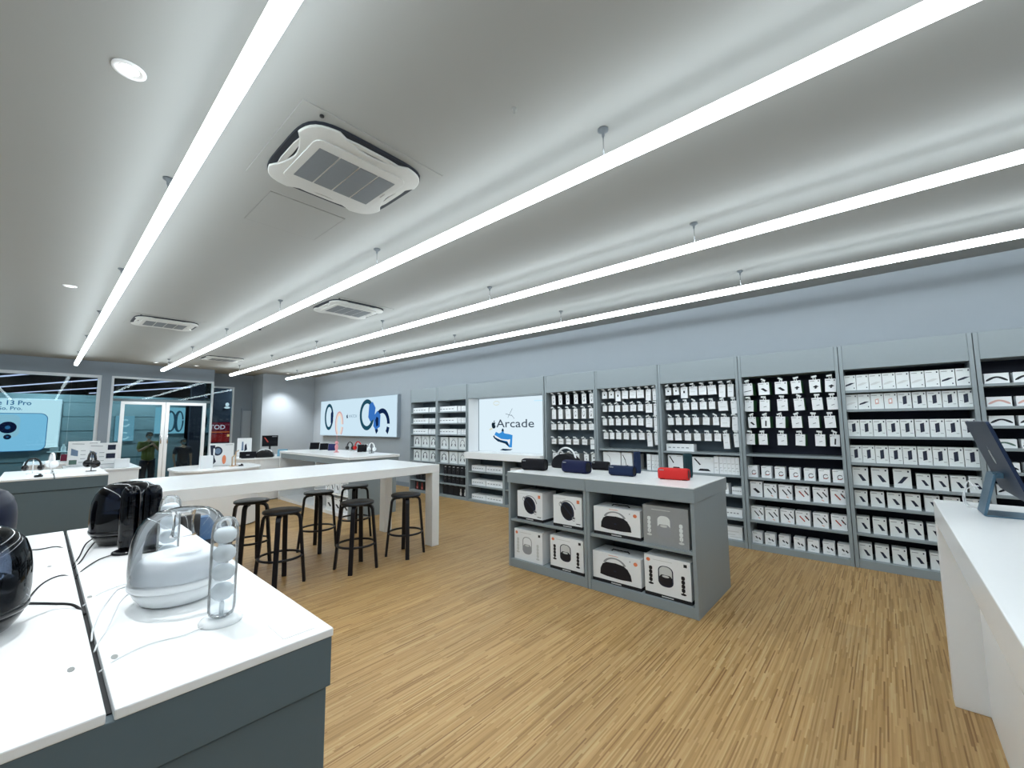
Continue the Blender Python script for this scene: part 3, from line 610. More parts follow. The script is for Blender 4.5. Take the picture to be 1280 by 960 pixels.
for i in range(5): pack('slim_box', 'slim white upright box, %s from left in the row of five' % ORD[i], 'box', 'slim upright boxes, bay above red speaker', 'fine', 1.629-0.0475*i, 0.0455, 0.876, 0.222)
pack('stand_box', 'white box with thin grey curve picture above the teal speaker', 'box', None, 'stand_arc', 3.204, 0.295, 0.866, 0.235)
pack('stand_box', 'white box with black hooked stand picture beside the blue upright speaker', 'box', None, 'stand_hook', 2.954, 0.172, 0.866, 0.235)
pack('slim_box', 'grey sided box standing right of the blue upright speaker', 'box', None, 'fine', 2.78, 0.09, 0.866, 0.225, body=BOXS)
pack('slim_box', 'narrow white upright box in the bay above teal speaker', 'box', None, 'fine', 2.605, 0.062, 0.866, 0.225)
for i in range(3): pack('slim_box', 'slim white box, %s of three by the bay edge above teal speaker' % ORD[i], 'box', 'slim upright boxes, bay above teal speaker', 'fine', 2.545-0.042*i, 0.04, 0.866, 0.22)
pack('small_box', 'small white box on the shelf right behind the island corner', 'box', None, 'fine', 1.60, 0.085, 0.631, 0.125)
pack('small_box', 'low white box right of the small box behind the island corner', 'box', None, 'label', 1.455, 0.128, 0.631, 0.09)
pack('long_carton', 'flat white carton two shelves above the floor behind the island', 'box', None, 'label', 1.53, 0.235, 0.346, 0.10)
pack('flat_box', 'white box on the lowest shelf just behind the island corner', 'box', None, 'fine', 1.53, 0.206, 0.071, 0.155)
for i, (yy, zz) in enumerate(((1.95, 0.631), (2.9, 0.631), (1.9, 0.346), (2.9, 0.071))): pack('long_carton', 'flat white carton low behind the island, %s one' % ORD[i], 'box', None, 'label', yy, 0.36, zz, 0.10)
# --- bay 4
row(4, 'one', 'hanging_pack', 'narrow white hanging pack, black curl', 'pack', [(4.305, 0.085), (4.161, 0.088), (4.011, 0.086), (3.846, 0.09), (3.687, 0.092), (3.544, 0.088)], 2.034, 0.162, 'loop', hang=True, side=BOXK, dp=0.12, x=5.95)
row(4, 'two', 'hanging_pack', ['plain white hanging pack']*3+['narrow white hanging pack, dark curl']*3, 'pack', [(4.307, 0.092), (4.165, 0.1), (4.006, 0.105), (3.86, 0.088), (3.702, 0.092), (3.561, 0.09)], 1.79, 0.165, ['white']*3+['loop']*3, hang=True, side=BOXS, dp=0.14, x=5.95)
row(4, 'three', 'hanging_pack', 'small white hanging pack', 'pack', R([4.311, 4.17, 4.027, 3.856, 3.702, 3.557], 0.112), 1.538, 0.097, 'white', hang=True, side=BOXS, dp=0.13, x=5.95)
row(4, 'four', 'hanging_pack', ['small white hanging pack']*5+['taller white hanging pack'], 'pack', R([4.316, 4.166, 4.016, 3.863, 3.70, 3.54], 0.112), 1.285, [0.088]*5+[0.155], 'label', hang=True, side=BOXS, dp=0.13, x=5.95)
row(4, 'five', 'hanging_pack', 'white hanging pack, grey loop', 'pack', R([4.30, 4.14, 3.985, 3.849, 3.67, 3.532], 0.102), 1.045, 0.118, ['loop', 'loop', 'loop', 'loop', 'loop', 'pod'], hang=True, side=BOXS, dp=0.13, x=5.95)
# --- bays 1, 2
for key, o_ in ((1, 0.0), (2, -1.0)):
    ys3 = [(8.154+o_, 0.62)]
    for rr, z in (('one', 1.83), ('two', 1.58), ('three', 1.335)):
        row(key, rr, 'laptop_carton', 'long flat white carton', 'box', [(8.154+o_, 0.62)], z, 0.113, 'label', body=BOXW, dp=0.26)
        ys2 = [(7.765+o_, 0.085), (7.665+o_, 0.075), (7.575+o_, 0.075)]
        for i, (yy, ww) in enumerate(ys2):
            pack('phone_box', 'small white box, %s right of the long carton, row %s, %s' % (ORD[i], rr, PLACE[key]), 'box', 'small boxes beside long cartons', 'white', yy, ww, z, 0.108, dp=0.14)
    hy = [(8.258+o_*0.993, 0.262), (7.945+o_*0.993, 0.262), (7.645+o_*0.980, 0.245)]
    row(key, 'four', 'headphone_box', 'white box with headphone picture', 'box', hy, 1.035 if key == 1 else 1.02, 0.25, ['headphone', 'headphone_pale', 'headphone'] if key == 1 else 'headphone_pale', body=BOXW2)
    row(key, 'five', 'headphone_box', 'white box with headphone picture', 'box', hy, 0.722 if key == 1 else 0.715, 0.246, ['headphone', 'headphone', 'headphone'] if key == 1 else ['headphone', 'headphone_pale', 'headphone_pale'], body=BOXW2)
    dy = [(8.221+o_, 0.118), (8.085+o_, 0.118), (7.949+o_, 0.118), (7.815+o_, 0.118), (7.68+o_, 0.118), (7.555+o_, 0.105)]
    row(key, 'six', 'black_box', 'small black box, pale top print', 'box', dy, 0.48, 0.178, 'dark_top', body=BOXK)
    row(key, 'seven', 'black_box', 'small black box, pale top print', 'box', dy[:5], 0.285 if key == 1 else 0.295, 0.17, 'dark_top', body=BOXK)
    if key == 1: row(key, 'eight', 'black_box', ['black box with red speaker picture']*2+['plain black box']*2, 'box', [(8.23, 0.16), (8.05, 0.16), (7.86, 0.17), (7.66, 0.17)], 0.05, 0.21, ['dark_red', 'dark_red', 'dark_plain', 'dark_plain'], body=BOXK)
    else: row(key, 'eight', 'black_box', ['plain black box']*3+['black box with white speaker picture']*2, 'box', [(7.217, 0.17), (7.04, 0.17), (6.867, 0.168), (6.714, 0.118), (6.584, 0.11)], 0.05, 0.22, ['dark_plain']*3+['dark_pods']*2, body=BOXK)

# --- the lit screen bay
t = thing('display_bay', 'wide bay with lit white screen over a white ledge', 'shelf', (XF, 5.45, 0))
D = 0.375; hw = 0.996
box('side_panel', (0, D, hw-0.03, hw, 0, 2.38), GREY, t, 0.002); box('side_panel', (0, D, -hw, -hw+0.03, 0, 2.38), GREY, t, 0.002)
box('header', (0.004, D, -hw+0.03, hw-0.03, 2.08, 2.378), GREY, t, 0.002)
box('back_panel', (D-0.02, D, -hw+0.03, hw-0.03, 0.06, 2.08), BACKG, t)
box('plinth', (0.006, D-0.02, -hw+0.03, hw-0.03, 0, 0.045), GREY, t, 0.002)
box('divider', (0.0, D-0.02, -0.045, 0.005, 0.045, 0.865), GREY, t)
for z in (0.605, 0.325):
    box('shelf', (0.016, D-0.021, 0.006, hw-0.031, z-0.026, z), GREY, t); box('shelf', (0.016, D-0.021, -hw+0.031, -0.046, z-0.026, z), GREY, t)
box('side_lining', (0.01, 0.29, hw-0.034, hw-0.0305, 0.992, 2.078), WHITE, t, label='white inner lining'); box('side_lining', (0.01, 0.29, -hw+0.0305, -hw+0.034, 0.992, 2.078), WHITE, t)
led = MB().box(5.76, 6.205, 4.476, 6.425, 0.865, 0.99, WHITE).obj('display_ledge', bevel=0.003); tag(led, 'white ledge under the lit screen in the wall shelving', 'counter')
t = thing('lit_screen', 'glowing white screen reading Arcade above the white ledge', 'screen', (6.15, 5.45, 0.99))
box('panel', (0, 0.06, -0.94, 0.94, 0.005, 1.08), emis('arcade_screen', (222, 240, 250), 1.0), t)
TX = emis('arcade_ink', (70, 84, 100), 0.8)
o = link('lettering', text_mesh('Arcade', 0.225, TX, bold=0.001), t, (-0.003, -0.06, 0.56), rot=ROTX); o.scale = (1.5, 1, 1)
b = MB()
for P in apple_polys(): b.poly([(-0.003, 0.51-u*0.15, 0.545+v*0.15) for u, v in P], emis('arcade_logo', (30, 48, 60), 0.8))
b.obj('logo', t)
b = MB(); BL = emis('boat_blue', (60, 150, 225), 0.9); BD = emis('boat_dark', (30, 60, 90), 0.7); BW_ = emis('boat_white', (235, 240, 245), 1.0); GO = emis('faint_gold', (215, 214, 190), 1.0)
def scr(P, m, k): b.poly([(-0.002-0.0006*k, -u, v) for u, v in P], m)     # u: right of screen centre
scr([(-0.50,0.33),(-0.45,0.40),(-0.36,0.37),(-0.28,0.40),(-0.2,0.37),(-0.1,0.36),(0.0,0.34),(-0.02,0.1),(-0.09,0.1),(-0.14,0.2),(-0.30,0.21),(-0.45,0.27)], BL, 0)
scr([(-0.53,0.31),(-0.50,0.33),(-0.42,0.27),(-0.28,0.23),(-0.13,0.2),(-0.09,0.1),(-0.12,0.12),(-0.2,0.17),(-0.4,0.21),(-0.5,0.27)], BD, 1)
scr([(-0.51,0.35),(-0.47,0.33),(-0.3,0.26),(-0.12,0.25),(-0.06,0.26),(-0.08,0.14),(-0.14,0.22),(-0.32,0.24),(-0.47,0.29)], BW_, 2)
b.obj('boat_picture', t); b = MB()
scr(ell(-0.26, 0.42, 0.03, 0.05, 12), BD, 3); scr([(-0.3,0.37),(-0.22,0.37),(-0.24,0.41),(-0.28,0.41)], BL, 4)
b.obj('sail_picture', t); b = MB()
scr([(-0.34,0.04),(-0.26,0.07),(-0.1,0.065),(0.0,0.07),(-0.05,0.045),(-0.2,0.03)], BD, 1)
b.obj('shadow_picture', t); b = MB()
for q in arc(-0.43, 0.98, 0.09, 0.045, 0, 2*PI, 0.012, 12): scr(q, GO, 1)
scr(seg(-0.63, 0.44, -0.55, 0.47, 0.03), GO, 1)
b.obj('cloud_picture', t); b = MB()
for q in (seg(-0.18, 0.76, -0.02, 0.72, 0.008), seg(-0.12, 0.68, 0.0, 0.86, 0.008), seg(-0.03, 0.74, 0.05, 0.66, 0.008)): scr(q, TX, 1)
scr(seg(0.55, 0.99, 0.84, 0.985, 0.02), PHL, 1)
b.obj('pencil_mark', t)
for rr, z, h in (('upper', 0.605, 0.112), ('middle', 0.325, 0.112), ('lowest', 0.045, 0.098)):
    pack('long_carton', 'left white carton on the %s shelf below the screen ledge' % rr, 'box', 'cartons under the ledge', 'label', 6.18, 0.40, z, h, dp=0.2)
    pack('long_carton', 'right white carton on the %s shelf below the screen ledge' % rr, 'box', 'cartons under the ledge', 'label', 5.725, 0.47, z, h, dp=0.2)
    pack('long_carton', 'white carton on the %s ledge shelf, partly behind the island' % rr, 'box', 'cartons under the ledge', 'label', 5.1, 0.45, z, h, dp=0.2)

# --- lit watch picture on the wall
t = thing('wall_lightbox', 'wide lit picture of watches high on the far right wall', 'lightbox', (WX, 11.68, 1.22))
box('frame', (-0.10, 0, -2.24, 2.24, 0, 1.13), mat('lightbox_frame', (150, 162, 172), 0.5), t)
box('face', (-0.104, -0.1005, -2.22, 2.22, 0.02, 1.11), emis('watch_light', (205, 230, 244), 1.0), t)
b = MB()
def lb(P, m, k): b.poly([(-0.105-0.0006*k, -u, v) for u, v in P], m)
W1 = emis('watch_teal', (38, 84, 104), 0.8); W2 = emis('watch_navy', (22, 44, 84), 0.8); W3 = emis('watch_gold', (232, 216, 200), 1.0); W4 = emis('watch_blue', (60, 120, 200), 0.9); W5 = emis('watch_rose', (214, 170, 172), 0.95)
for cx, cz, rx, rz_, t_, m, k in ((-1.62, 0.60, 0.30, 0.42, 0.10, W1, 0), (-0.92, 0.36, 0.27, 0.40, 0.05, W5, 0), (-0.92, 0.36, 0.21, 0.35, 0.08, W3, 1), (0.72, 0.62, 0.40, 0.44, 0.12, W1, 0), (1.52, 0.36, 0.38, 0.42, 0.13, W2, 1)):
    for q in arc(cx, cz, rx, rz_, 0, 2*PI, t_, 26):
        if min(v for _, v in q) > 0.02: lb(q, m, k)
    b.obj('watch_strap_picture', t); b = MB()
lb([(-1.42,0.35),(-1.34,0.42),(-1.32,0.72),(-1.40,0.82),(-1.5,0.7),(-1.49,0.42)], W2, 2); lb([(0.92,0.42),(1.12,0.5),(1.18,0.8),(1.02,0.98),(0.84,0.9),(0.8,0.55)], W4, 2)
lb([(1.2,0.2),(1.42,0.28),(1.44,0.6),(1.28,0.72),(1.12,0.6),(1.08,0.3)], W4, 3); lb([(1.24,0.28),(1.34,0.32),(1.34,0.52),(1.24,0.56),(1.18,0.46)], W2, 4)
for P in apple_polys(): lb([(-0.42+u*0.12, 0.60+v*0.12) for u, v in P], W2, 1)
b.obj('watch_picture', t)
link('lettering', text_mesh('WATCH', 0.13, emis('watch_text', (120, 150, 170), 0.9)), t, (-0.107, 0.08, 0.59), rot=ROTX)

# ------------------------------------------------------------------ island
def island_unit(y0, y1, lab):
    t = thing('island_cabinet', lab, 'cabinet', (3.53, (y0+y1)/2, 0), 0, 'island cabinets'); hw = (y1-y0)/2-0.001
    box('side_panel', (0, 0.9, hw-0.03, hw, 0, 0.899), GREY, t, 0.002); box('side_panel', (0, 0.9, -hw, -hw+0.03, 0, 0.899), GREY, t, 0.002)
    box('back_panel', (0.88, 0.899, -hw+0.03, hw-0.03, 0.0, 0.899), GREY, t); box('centre_panel', (0.45, 0.465, -hw+0.03, hw-0.03, 0.086, 0.899), BACKG, t)
    box('plinth', (0.005, 0.88, -hw+0.031, hw-0.031, 0, 0.085), GREY, t, 0.002)
    box('shelf', (0.008, 0.449, -hw+0.031, hw-0.031, 0.486, 0.512), GREY, t, 0.001)
island_unit(1.19, 2.194, 'grey island cabinet at the near end, holding arched speaker boxes'); island_unit(2.196, 3.2, 'grey island cabinet at the far end, holding round speaker boxes')
t = thing('worktop', 'white worktop with grey apron spanning both island cabinets', 'counter', (3.53, 2.195, 0.9))
for a, c_ in ((-1.012, -0.002), (0.002, 1.012)): MB().box(-0.012, 0.912, a, c_, 0, 0.112, GREY).obj('apron', t, bevel=0.002)
for a, c_ in ((-1.010, -0.5), (-0.498, -0.001), (0.001, 1.010)): MB().box(-0.010, 0.910, a, c_, 0.1125, 0.120, TOPW).obj('top_panel', t, bevel=0.002)
# speaker cartons
def product_box(lab, y, wd, z, h, kind, dp=0.24, body=None, base=True, x=3.565, sidem=None):
    body = body or BOXW; t = thing('speaker_box', lab, 'box', (x, y, z), random.uniform(-0.02, 0.02), 'speaker boxes in the island')
    z0 = 0.028 if base else 0
    c_ = MB().box(0, 0.004, -wd/2, wd/2, z0, h, body); c_.box(0.004, dp, -wd/2, wd/2, z0, h, sidem or body); c_.obj('carton', t)
    if base:
        k = MB().box(-0.002, dp+0.002, -wd/2-0.002, wd/2+0.002, 0, z0-0.0005, BOXK); k.obj('base_band', t, label='black base band')
        q = MB(); q.poly([(-0.003, 0.05, 0.009), (-0.003, -0.05, 0.009), (-0.003, -0.05, 0.018), (-0.003, 0.05, 0.018)], INKL); q.obj('base_print', t)
    b = MB(); H = h-z0
    def pr(P, m, k=0): b.poly([(-0.0008-0.0003*k, wd/2-u*wd, z0+v*H) for u, v in P], m)
    if kind == 'round':
        pr(ell(0.5, 0.48, 0.23, 0.33, 24, rot=0.25), INKB, 0); pr(ell(0.48, 0.47, 0.18, 0.27, 24, rot=0.25), INK, 1)
        for q in arc(0.5, 0.5, 0.30, 0.36, 0.2, 2.5, 0.035, 12): pr(q, INKG, 2)
        for P in (seg(0.26, 0.78, 0.74, 0.24, 0.045),): pr(P, INKB, 3)
        for q in arc(0.27, 0.7, 0.06, 0.08, 0, 2*PI, 0.02, 10)+arc(0.72, 0.24, 0.06, 0.08, 0, 2*PI, 0.02, 10): pr(q, INKG, 4)
        pr([(0.83, 0.78), (0.92, 0.78), (0.92, 0.9), (0.83, 0.9)], INKO, 0); pr(seg(0.1, 0.9, 0.45, 0.9, 0.015), INKL); pr(seg(0.8, 0.08, 0.94, 0.08, 0.025), INK)
    if kind in ('sticks', 'sticks_pale', 'silver'):
        dk = {'sticks': INK, 'sticks_pale': INKL, 'silver': INKL}[kind]; md = {'sticks': INKB, 'sticks_pale': INKG, 'silver': INKG}[kind]
        pr(rrect(0.33, 0.56, 0.14, 6, 0.47, 0.5), md, 0); pr(rrect(0.28, 0.50, 0.12, 6, 0.47, 0.51), {'sticks': INKL, 'sticks_pale': BOXW, 'silver': BOXW2}[kind], 1)
        pr([(0.33, 0.48), (0.38, 0.54), (0.56, 0.54), (0.61, 0.48), (0.61, 0.34), (0.55, 0.26), (0.39, 0.26), (0.33, 0.34)], dk if kind == 'sticks' else md, 2)
        pr(ell(0.47, 0.5, 0.08, 0.03, 14), INKL, 3)
        for cx, cz in ((0.14, 0.52), (0.84, 0.42)):
            for k in range(4): pr(rrect(0.075, 0.105, 0.03, 3, cx, cz+0.14-0.105*k), dk if kind != 'silver' else BOXW2, 2)
            pr(ell(cx, cz-0.28, 0.06, 0.03, 10), dk, 2); pr(seg(cx, cz-0.27, cx, cz-0.15, 0.02), dk, 3)
        if kind != 'silver': pr(ell(0.09, 0.88, 0.045, 0.05, 12), INKO, 0); pr([(0.86, 0.85), (0.93, 0.85), (0.93, 0.93), (0.86, 0.93)], INK, 0)
        pr(seg(0.2, 0.9, 0.62, 0.9, 0.015), INKL)
    if kind == 'arch':
        top = [(0.16, 0.18), (0.17, 0.4), (0.22, 0.58), (0.30, 0.66), (0.5, 0.68), (0.66, 0.64), (0.74, 0.54), (0.80, 0.36), (0.82, 0.15), (0.6, 0.12), (0.3, 0.14)]
        pr(top[::-1], INK, 1)
        for q in arc(0.47, 0.55, 0.25, 0.32, 0.3, PI-0.3, 0.05, 16): pr(q, INKG, 2)
        pr(ell(0.48, 0.38, 0.03, 0.03, 10), INKB, 3); pr(ell(0.90, 0.80, 0.04, 0.07, 10), INKO, 0); pr(ell(0.79, 0.85, 0.012, 0.025, 8), INKG, 0); pr(seg(0.35, 0.93, 0.55, 0.93, 0.015), INKO)
    b.obj('printed_picture', t)
    if kind == 'arch': MB().tube([(0.10, 0.09, h-0.002), (0.10, 0.075, h+0.014), (0.10, -0.075, h+0.014), (0.10, -0.09, h-0.002)], 0.006, RUB, 6).obj('carry_handle', t)
product_box('white box with round black speaker picture, upper left of the island', 2.923, 0.352, 0.512, 0.305, 'round')
product_box('white box with round black speaker picture, second from left, upper shelf', 2.437, 0.338, 0.512, 0.308, 'round')
product_box('white box with faint grey speaker set picture, lower left of the island', 2.952, 0.39, 0.085, 0.318, 'sticks_pale', base=False, body=BOXW)
product_box('white box with black speaker set picture, second from left, lower shelf', 2.458, 0.40, 0.085, 0.325, 'sticks')
product_box('white box with black arched speaker, island upper shelf', 1.902, 0.462, 0.512, 0.255, 'arch')
product_box('silver grey box picturing a clear speaker set, island upper right', 1.447, 0.39, 0.512, 0.325, 'silver', base=False, body=BOXG)
product_box('white box with black arched speaker, island lower shelf', 1.918, 0.476, 0.085, 0.268, 'arch')
product_box('white box with black speaker set picture, island lower right', 1.449, 0.39, 0.085, 0.33, 'sticks')

def round_speaker(name, lab, x, y, L, r, m, rz=0.0, z=1.0205, strap=True):
    """barrel speaker lying along its local Y"""
    t = thing(name, lab, 'speaker', (x, y, z), rz)
    T = Matrix.Translation((0, 0, r*0.97)) @ Matrix.Rotation(PI/2, 4, 'X')
    b = MB(); n = 20; prof = [(0.0, -L/2+0.02), (r*0.80, -L/2+0.012), (r*0.90, -L/2+0.003), (r*0.99, -L/2+0.02), (r, -L/2+0.05), (r, L/2-0.05), (r*0.99, L/2-0.02), (r*0.90, L/2-0.003), (r*0.80, L/2-0.012), (0, L/2-0.02)]
    vs = []; fs = []
    for rr, zz in prof:
        for i in range(n):
            a = 2*PI*i/n; q = (abs(math.cos(a))**3.2+abs(math.sin(a))**3.2)**(-1/3.2)*0.97
            vs.append(T @ Vector((rr*q*math.cos(a)*0.9, rr*q*math.sin(a), zz)))
    for k in range(len(prof)-1):
        for i in range(n): fs.append((k*n+i, k*n+(i+1) % n, (k+1)*n+(i+1) % n, (k+1)*n+i))
    b.add(vs, fs, m, True); b.obj('body', t)
    for s in (-1, 1): MB().lathe([(0, s*(L/2-0.016)), (r*0.72, s*(L/2-0.008)), (r*0.74, s*(L/2-0.014))], RUB, 18, T=T).obj('end_radiator', t)
    for s in (-1, 1): MB().box(-r*0.5, r*0.5, s*L*0.36-0.02, s*L*0.36+0.02, 0, 0.012, RUB).obj('foot', t)
    MB().box(-r*0.93, -r*0.88, L*0.28, L*0.42, r*1.55, r*1.68, INKG).obj('badge', t)
    return t
round_speaker('barrel_speaker', 'black barrel speaker at the left end of the island top', 3.80, 3.035, 0.30, 0.066, BLKF, 0.2)
round_speaker('barrel_speaker', 'navy blue barrel speaker in front of the arched handle speaker', 3.86, 2.51, 0.325, 0.068, NAVY, -0.05)
round_speaker('barrel_speaker', 'small black barrel speaker behind the navy blue one', 4.26, 2.44, 0.20, 0.05, BLKF, 0.1)
round_speaker('barrel_speaker', 'dark teal blue barrel speaker in the middle of the island top', 3.93, 2.01, 0.27, 0.052, NAVY2, 0.03)
round_speaker('barrel_speaker', 'bright red barrel speaker at the near end of the island', 3.95, 1.50, 0.275, 0.055, REDF, 0.12)
def upright_speaker(lab, x, y, m, h=0.225, r=0.038):
    t = thing('upright_speaker', lab, 'speaker', (x, y, 1.0205)); MB().lathe([(0, 0.004), (r*0.85, 0.0), (r*0.95, 0.012), (r, 0.03), (r, h-0.03), (r*0.95, h-0.01), (r*0.8, h), (0, h-0.006)], m, 20).obj('body', t)
    MB().lathe([(0, h-0.004), (r*0.7, h+0.001), (r*0.72, h-0.004)], RUB, 16).obj('top_radiator', t); MB().box(-r-0.002, -r+0.004, -0.012, 0.012, 0.05, h-0.05, m).obj('control_strip', t)
upright_speaker('blue upright speaker standing behind the dark teal one', 4.22, 1.985, NAVY2, 0.226)
upright_speaker('dark green upright speaker standing behind the red speaker', 4.20, 1.455, TEALF, 0.229, 0.042)
def boombox(lab, x, y, z, w_, h, m, hm, rz=0, gh=0.06):
    t = thing('handle_speaker', lab, 'speaker', (x, y, z), rz)
    P = [(-w_/2+0.02, 0), (w_/2-0.02, 0), (w_/2, 0.02)]+[(w_/2*math.cos(a)*(1-0.05*math.sin(a)), 0.02+(h-0.02)*math.sin(a)**0.8) for a in [PI*k/16 for k in range(1, 16)]]+[(-w_/2, 0.02)]
    MB().prism(P, 'x', -0.07, 0.07, m).obj('body', t, bevel=0.02)
    H = [(0, w_*0.36*math.cos(a), h*0.66+(h*0.38+gh)*math.sin(a)) for a in [PI*k/18 for k in range(19)]]
    MB().tube(H, 0.011, hm, 8).obj('handle', t)
    for s in (-1, 1): MB().box(-0.05, 0.05, s*w_*0.3-0.03, s*w_*0.3+0.03, -0.0005, 0.01, RUB).obj('foot', t)
boombox('black arched speaker with white carry handle on the island', 4.20, 2.87, 1.0205, 0.36, 0.17, BLKF, WPL)

# ------------------------------------------------------------------ grey counters
def counter(x0, xg, x1, y0, y1, lab, notches=()):
    t = thing('display_counter', lab, 'counter', (xg, y0, 0), 0, 'grey display counters')
    a, c_, L = x0-xg, x1-xg, y1-y0
    MB().box(a, c_, 0.012, L-0.012, 0, 0.845, GREYD).obj('cabinet', t, bevel=0.003)
    MB().box(a-0.006, c_+0.006, 0.0, L, 0.851, 0.978, GREYD).obj('apron', t, bevel=0.003)
    MB().box(a+0.01, c_-0.01, 0.02, L-0.02, 0.8455, 0.8505, RUB).obj('shadow_gap', t)
    g = 0.006
    MB().box(a-0.008, -g, -0.004, L+0.004, 0.979, 1.0, TOPW).obj('top_slab', t, bevel=0.003)
    MB().box(g, c_+0.008, -0.004, L+0.004, 0.979, 1.0, TOPW).obj('top_slab', t, bevel=0.003)
    MB().box(-g, g, 0.03, L-0.02, 0.9785, 0.981, RUB).obj('cable_gap', t)
    for x, y in notches:
        MB().prism(ell(x-xg, y-y0, 0.0065, 0.014, 14), 'z', 0.9995, 1.0008, BOXS).obj('desk_grommet', t)
    return t
counter(-0.32, 0.128, 0.562, 1.168, 3.32, 'grey counter with white top in the near left foreground', [(0.084, 1.428), (0.156, 1.425), (0.074, 1.978), (0.145, 1.979), (0.063, 2.529), (0.137, 2.533)])
counter(-0.25, 0.15, 0.585, 7.03, 8.35, 'grey counter with white top beyond the foreground one, near shopfront')
sq = MB().box(0.455, 0.535, 1.20, 1.315, 1.0002, 1.0012, mat('label_film', (241, 242, 243), 0.15)).obj('clear_label'); tag(sq, 'faint square sticker near the front corner of the foreground counter', 'sticker')

# ------------------------------------------------------------------ speaker sets
def subwoofer(lab, x, y, shell, bodym, ringm, rz=0, s=1.0, group=None):
    t = thing('dome_subwoofer', lab, 'speaker', (x, y, 1.0005), rz, group)
    MB().lathe([(0.0, 0.004), (0.085*s, 0.0), (0.098*s, 0.008), (0.112*s, 0.026), (0.121*s, 0.045), (0.118*s, 0.05)], ringm, 40).obj('base', t)
    MB().lathe([(0.118*s, 0.05), (0.128*s, 0.054), (0.131*s, 0.061), (0.130*s, 0.070), (0.122*s, 0.075)], ringm, 40).obj('base_ring', t)
    MB().lathe([(0.121*s, 0.0735), (0.121*s, 0.088), (0.117*s, 0.110), (0.106*s, 0.130), (0.088*s, 0.142), (0.062*s, 0.147), (0.05*s, 0.143), (0.042*s, 0.137), (0.02*s, 0.134), (0, 0.134)], bodym, 40).obj('driver_housing', t)
    MB().lathe([(0.1285*s, 0.072), (0.131*s, 0.11), (0.130*s, 0.16), (0.125*s, 0.20), (0.114*s, 0.235), (0.095*s, 0.261), (0.070*s, 0.276), (0.048*s, 0.281), (0.034*s, 0.278), (0.030*s, 0.262), (0.027*s, 0.235), (0.030*s, 0.205), (0.036*s, 0.195), (0.0, 0.192)], shell, 48).obj('dome', t)
    return t
def satellite(lab, x, y, shell, ballm, basem, rz=0, h=0.288, group=None):
    t = thing('stick_speaker', lab, 'speaker', (x, y, 1.0005), rz, group)
    MB().lathe([(0, 0.014), (0.040, 0.014), (0.050, 0.010), (0.053, 0.004), (0.052, 0.0), (0, 0.0)], basem, 30).obj('foot', t)
    MB().lathe([(0.0, 0.014), (0.020, 0.0145), (0.030, 0.022), (0.0335, 0.035), (0.034, h-0.045), (0.031, h-0.02), (0.022, h-0.004), (0.012, h), (0, h+0.001)], shell, 28).obj('column', t)
    for k in range(4):
        z = 0.082+0.052*k
        MB().lathe([(0.0, z-0.023), (0.018, z-0.020), (0.027, z-0.010), (0.0285, z), (0.027, z+0.010), (0.018, z+0.020), (0, z+0.023)], ballm, 20).obj('driver', t)
    MB().tube([(0, 0, 0.016), (0, 0, 0.055)], 0.006, ballm, 8).obj('stem', t)
    MB().tube([(0.014*math.cos(a), 0.006, h-0.022+0.014*math.sin(a)) for a in [2*PI*k/14 for k in range(14)]], 0.003, ballm, 6, closed=True).obj('top_loop', t)
    return t
BALL = mat('pearl_plastic', (236, 240, 243), 0.35, noise=0.02); BALLK = mat('charcoal_plastic', (26, 30, 42), 0.25)
s1 = subwoofer('clear domed subwoofer with white body on the foreground counter', 0.335, 1.745, CLEAR, mat('pearl_housing', (226, 231, 236), 0.4), WPL)
s2 = satellite('clear white stick speaker in front of the clear subwoofer', 0.377, 1.445, CLEARS, BALL, WPL)
s3 = satellite('clear white stick speaker behind the clear subwoofer', 0.352, 2.06, CLEARS, BALL, WPL)
s4 = subwoofer('black domed subwoofer at the back of the foreground counter', 0.31, 2.80, SMOKE2, BLKP, BLKP)
s5 = satellite('left black stick speaker beside the rear black subwoofer', 0.292, 2.535, SMOKE2, BALLK, BLKP)
s6 = satellite('right black stick speaker beside the rear black subwoofer', 0.362, 2.50, SMOKE2, BALLK, BLKP)
s7 = subwoofer('black domed subwoofer cut by the left edge of the picture', -0.115, 1.85, SMOKE, BLKP, BLKP)
s8 = subwoofer('dark dome speaker standing behind the cut off black subwoofer', -0.17, 3.03, mat('navy_shell', (8, 16, 38), 0.4), mat('dark_navy_plastic', (16, 26, 52), 0.4), BLKP)
# cables lie on the worktop and drop into the gap
def cable(owner, pts, r, m):
    P = [Vector(p)-Vector(owner.location) for p in pts]; Q = []
    n = len(P)
    for i in range(n-1):
        p0, p1, p2, p3 = P[max(i-1, 0)], P[i], P[i+1], P[min(i+2, n-1)]
        for k in range(6):
            u = k/6; Q.append(0.5*((2*p1)+(p2-p0)*u+(2*p0-5*p1+4*p2-p3)*u*u+(3*p1-p0-3*p2+p3)*u**3))
    Q.append(P[-1]); MB().tube(Q, r, m, 6).obj('cable', owner)
zt = 1.0035
cable(s1, [(0.215, 1.80, 1.055), (0.19, 1.80, 1.05), (0.155, 1.74, 1.02), (0.134, 1.66, zt), (0.128, 1.60, 0.99)], 0.0022, CABW)
cable(s1, [(0.215, 1.76, 1.045), (0.19, 1.72, 1.035), (0.16, 1.62, 1.01), (0.138, 1.55, zt), (0.128, 1.52, 0.99)], 0.0022, CABW)
cable(s2, [(0.335, 1.425, 1.008), (0.29, 1.42, zt), (0.22, 1.43, zt), (0.16, 1.40, zt), (0.128, 1.39, 0.99)], 0.0018, CABW)
cable(s3, [(0.31, 2.05, 1.006), (0.24, 2.03, zt), (0.17, 1.98, zt), (0.128, 1.93, 0.99)], 0.0018, CABW)
cable(s4, [(0.195, 2.76, 1.04), (0.17, 2.70, 1.03), (0.148, 2.58, 1.01), (0.128, 2.52, 0.99)], 0.0028, CABK)
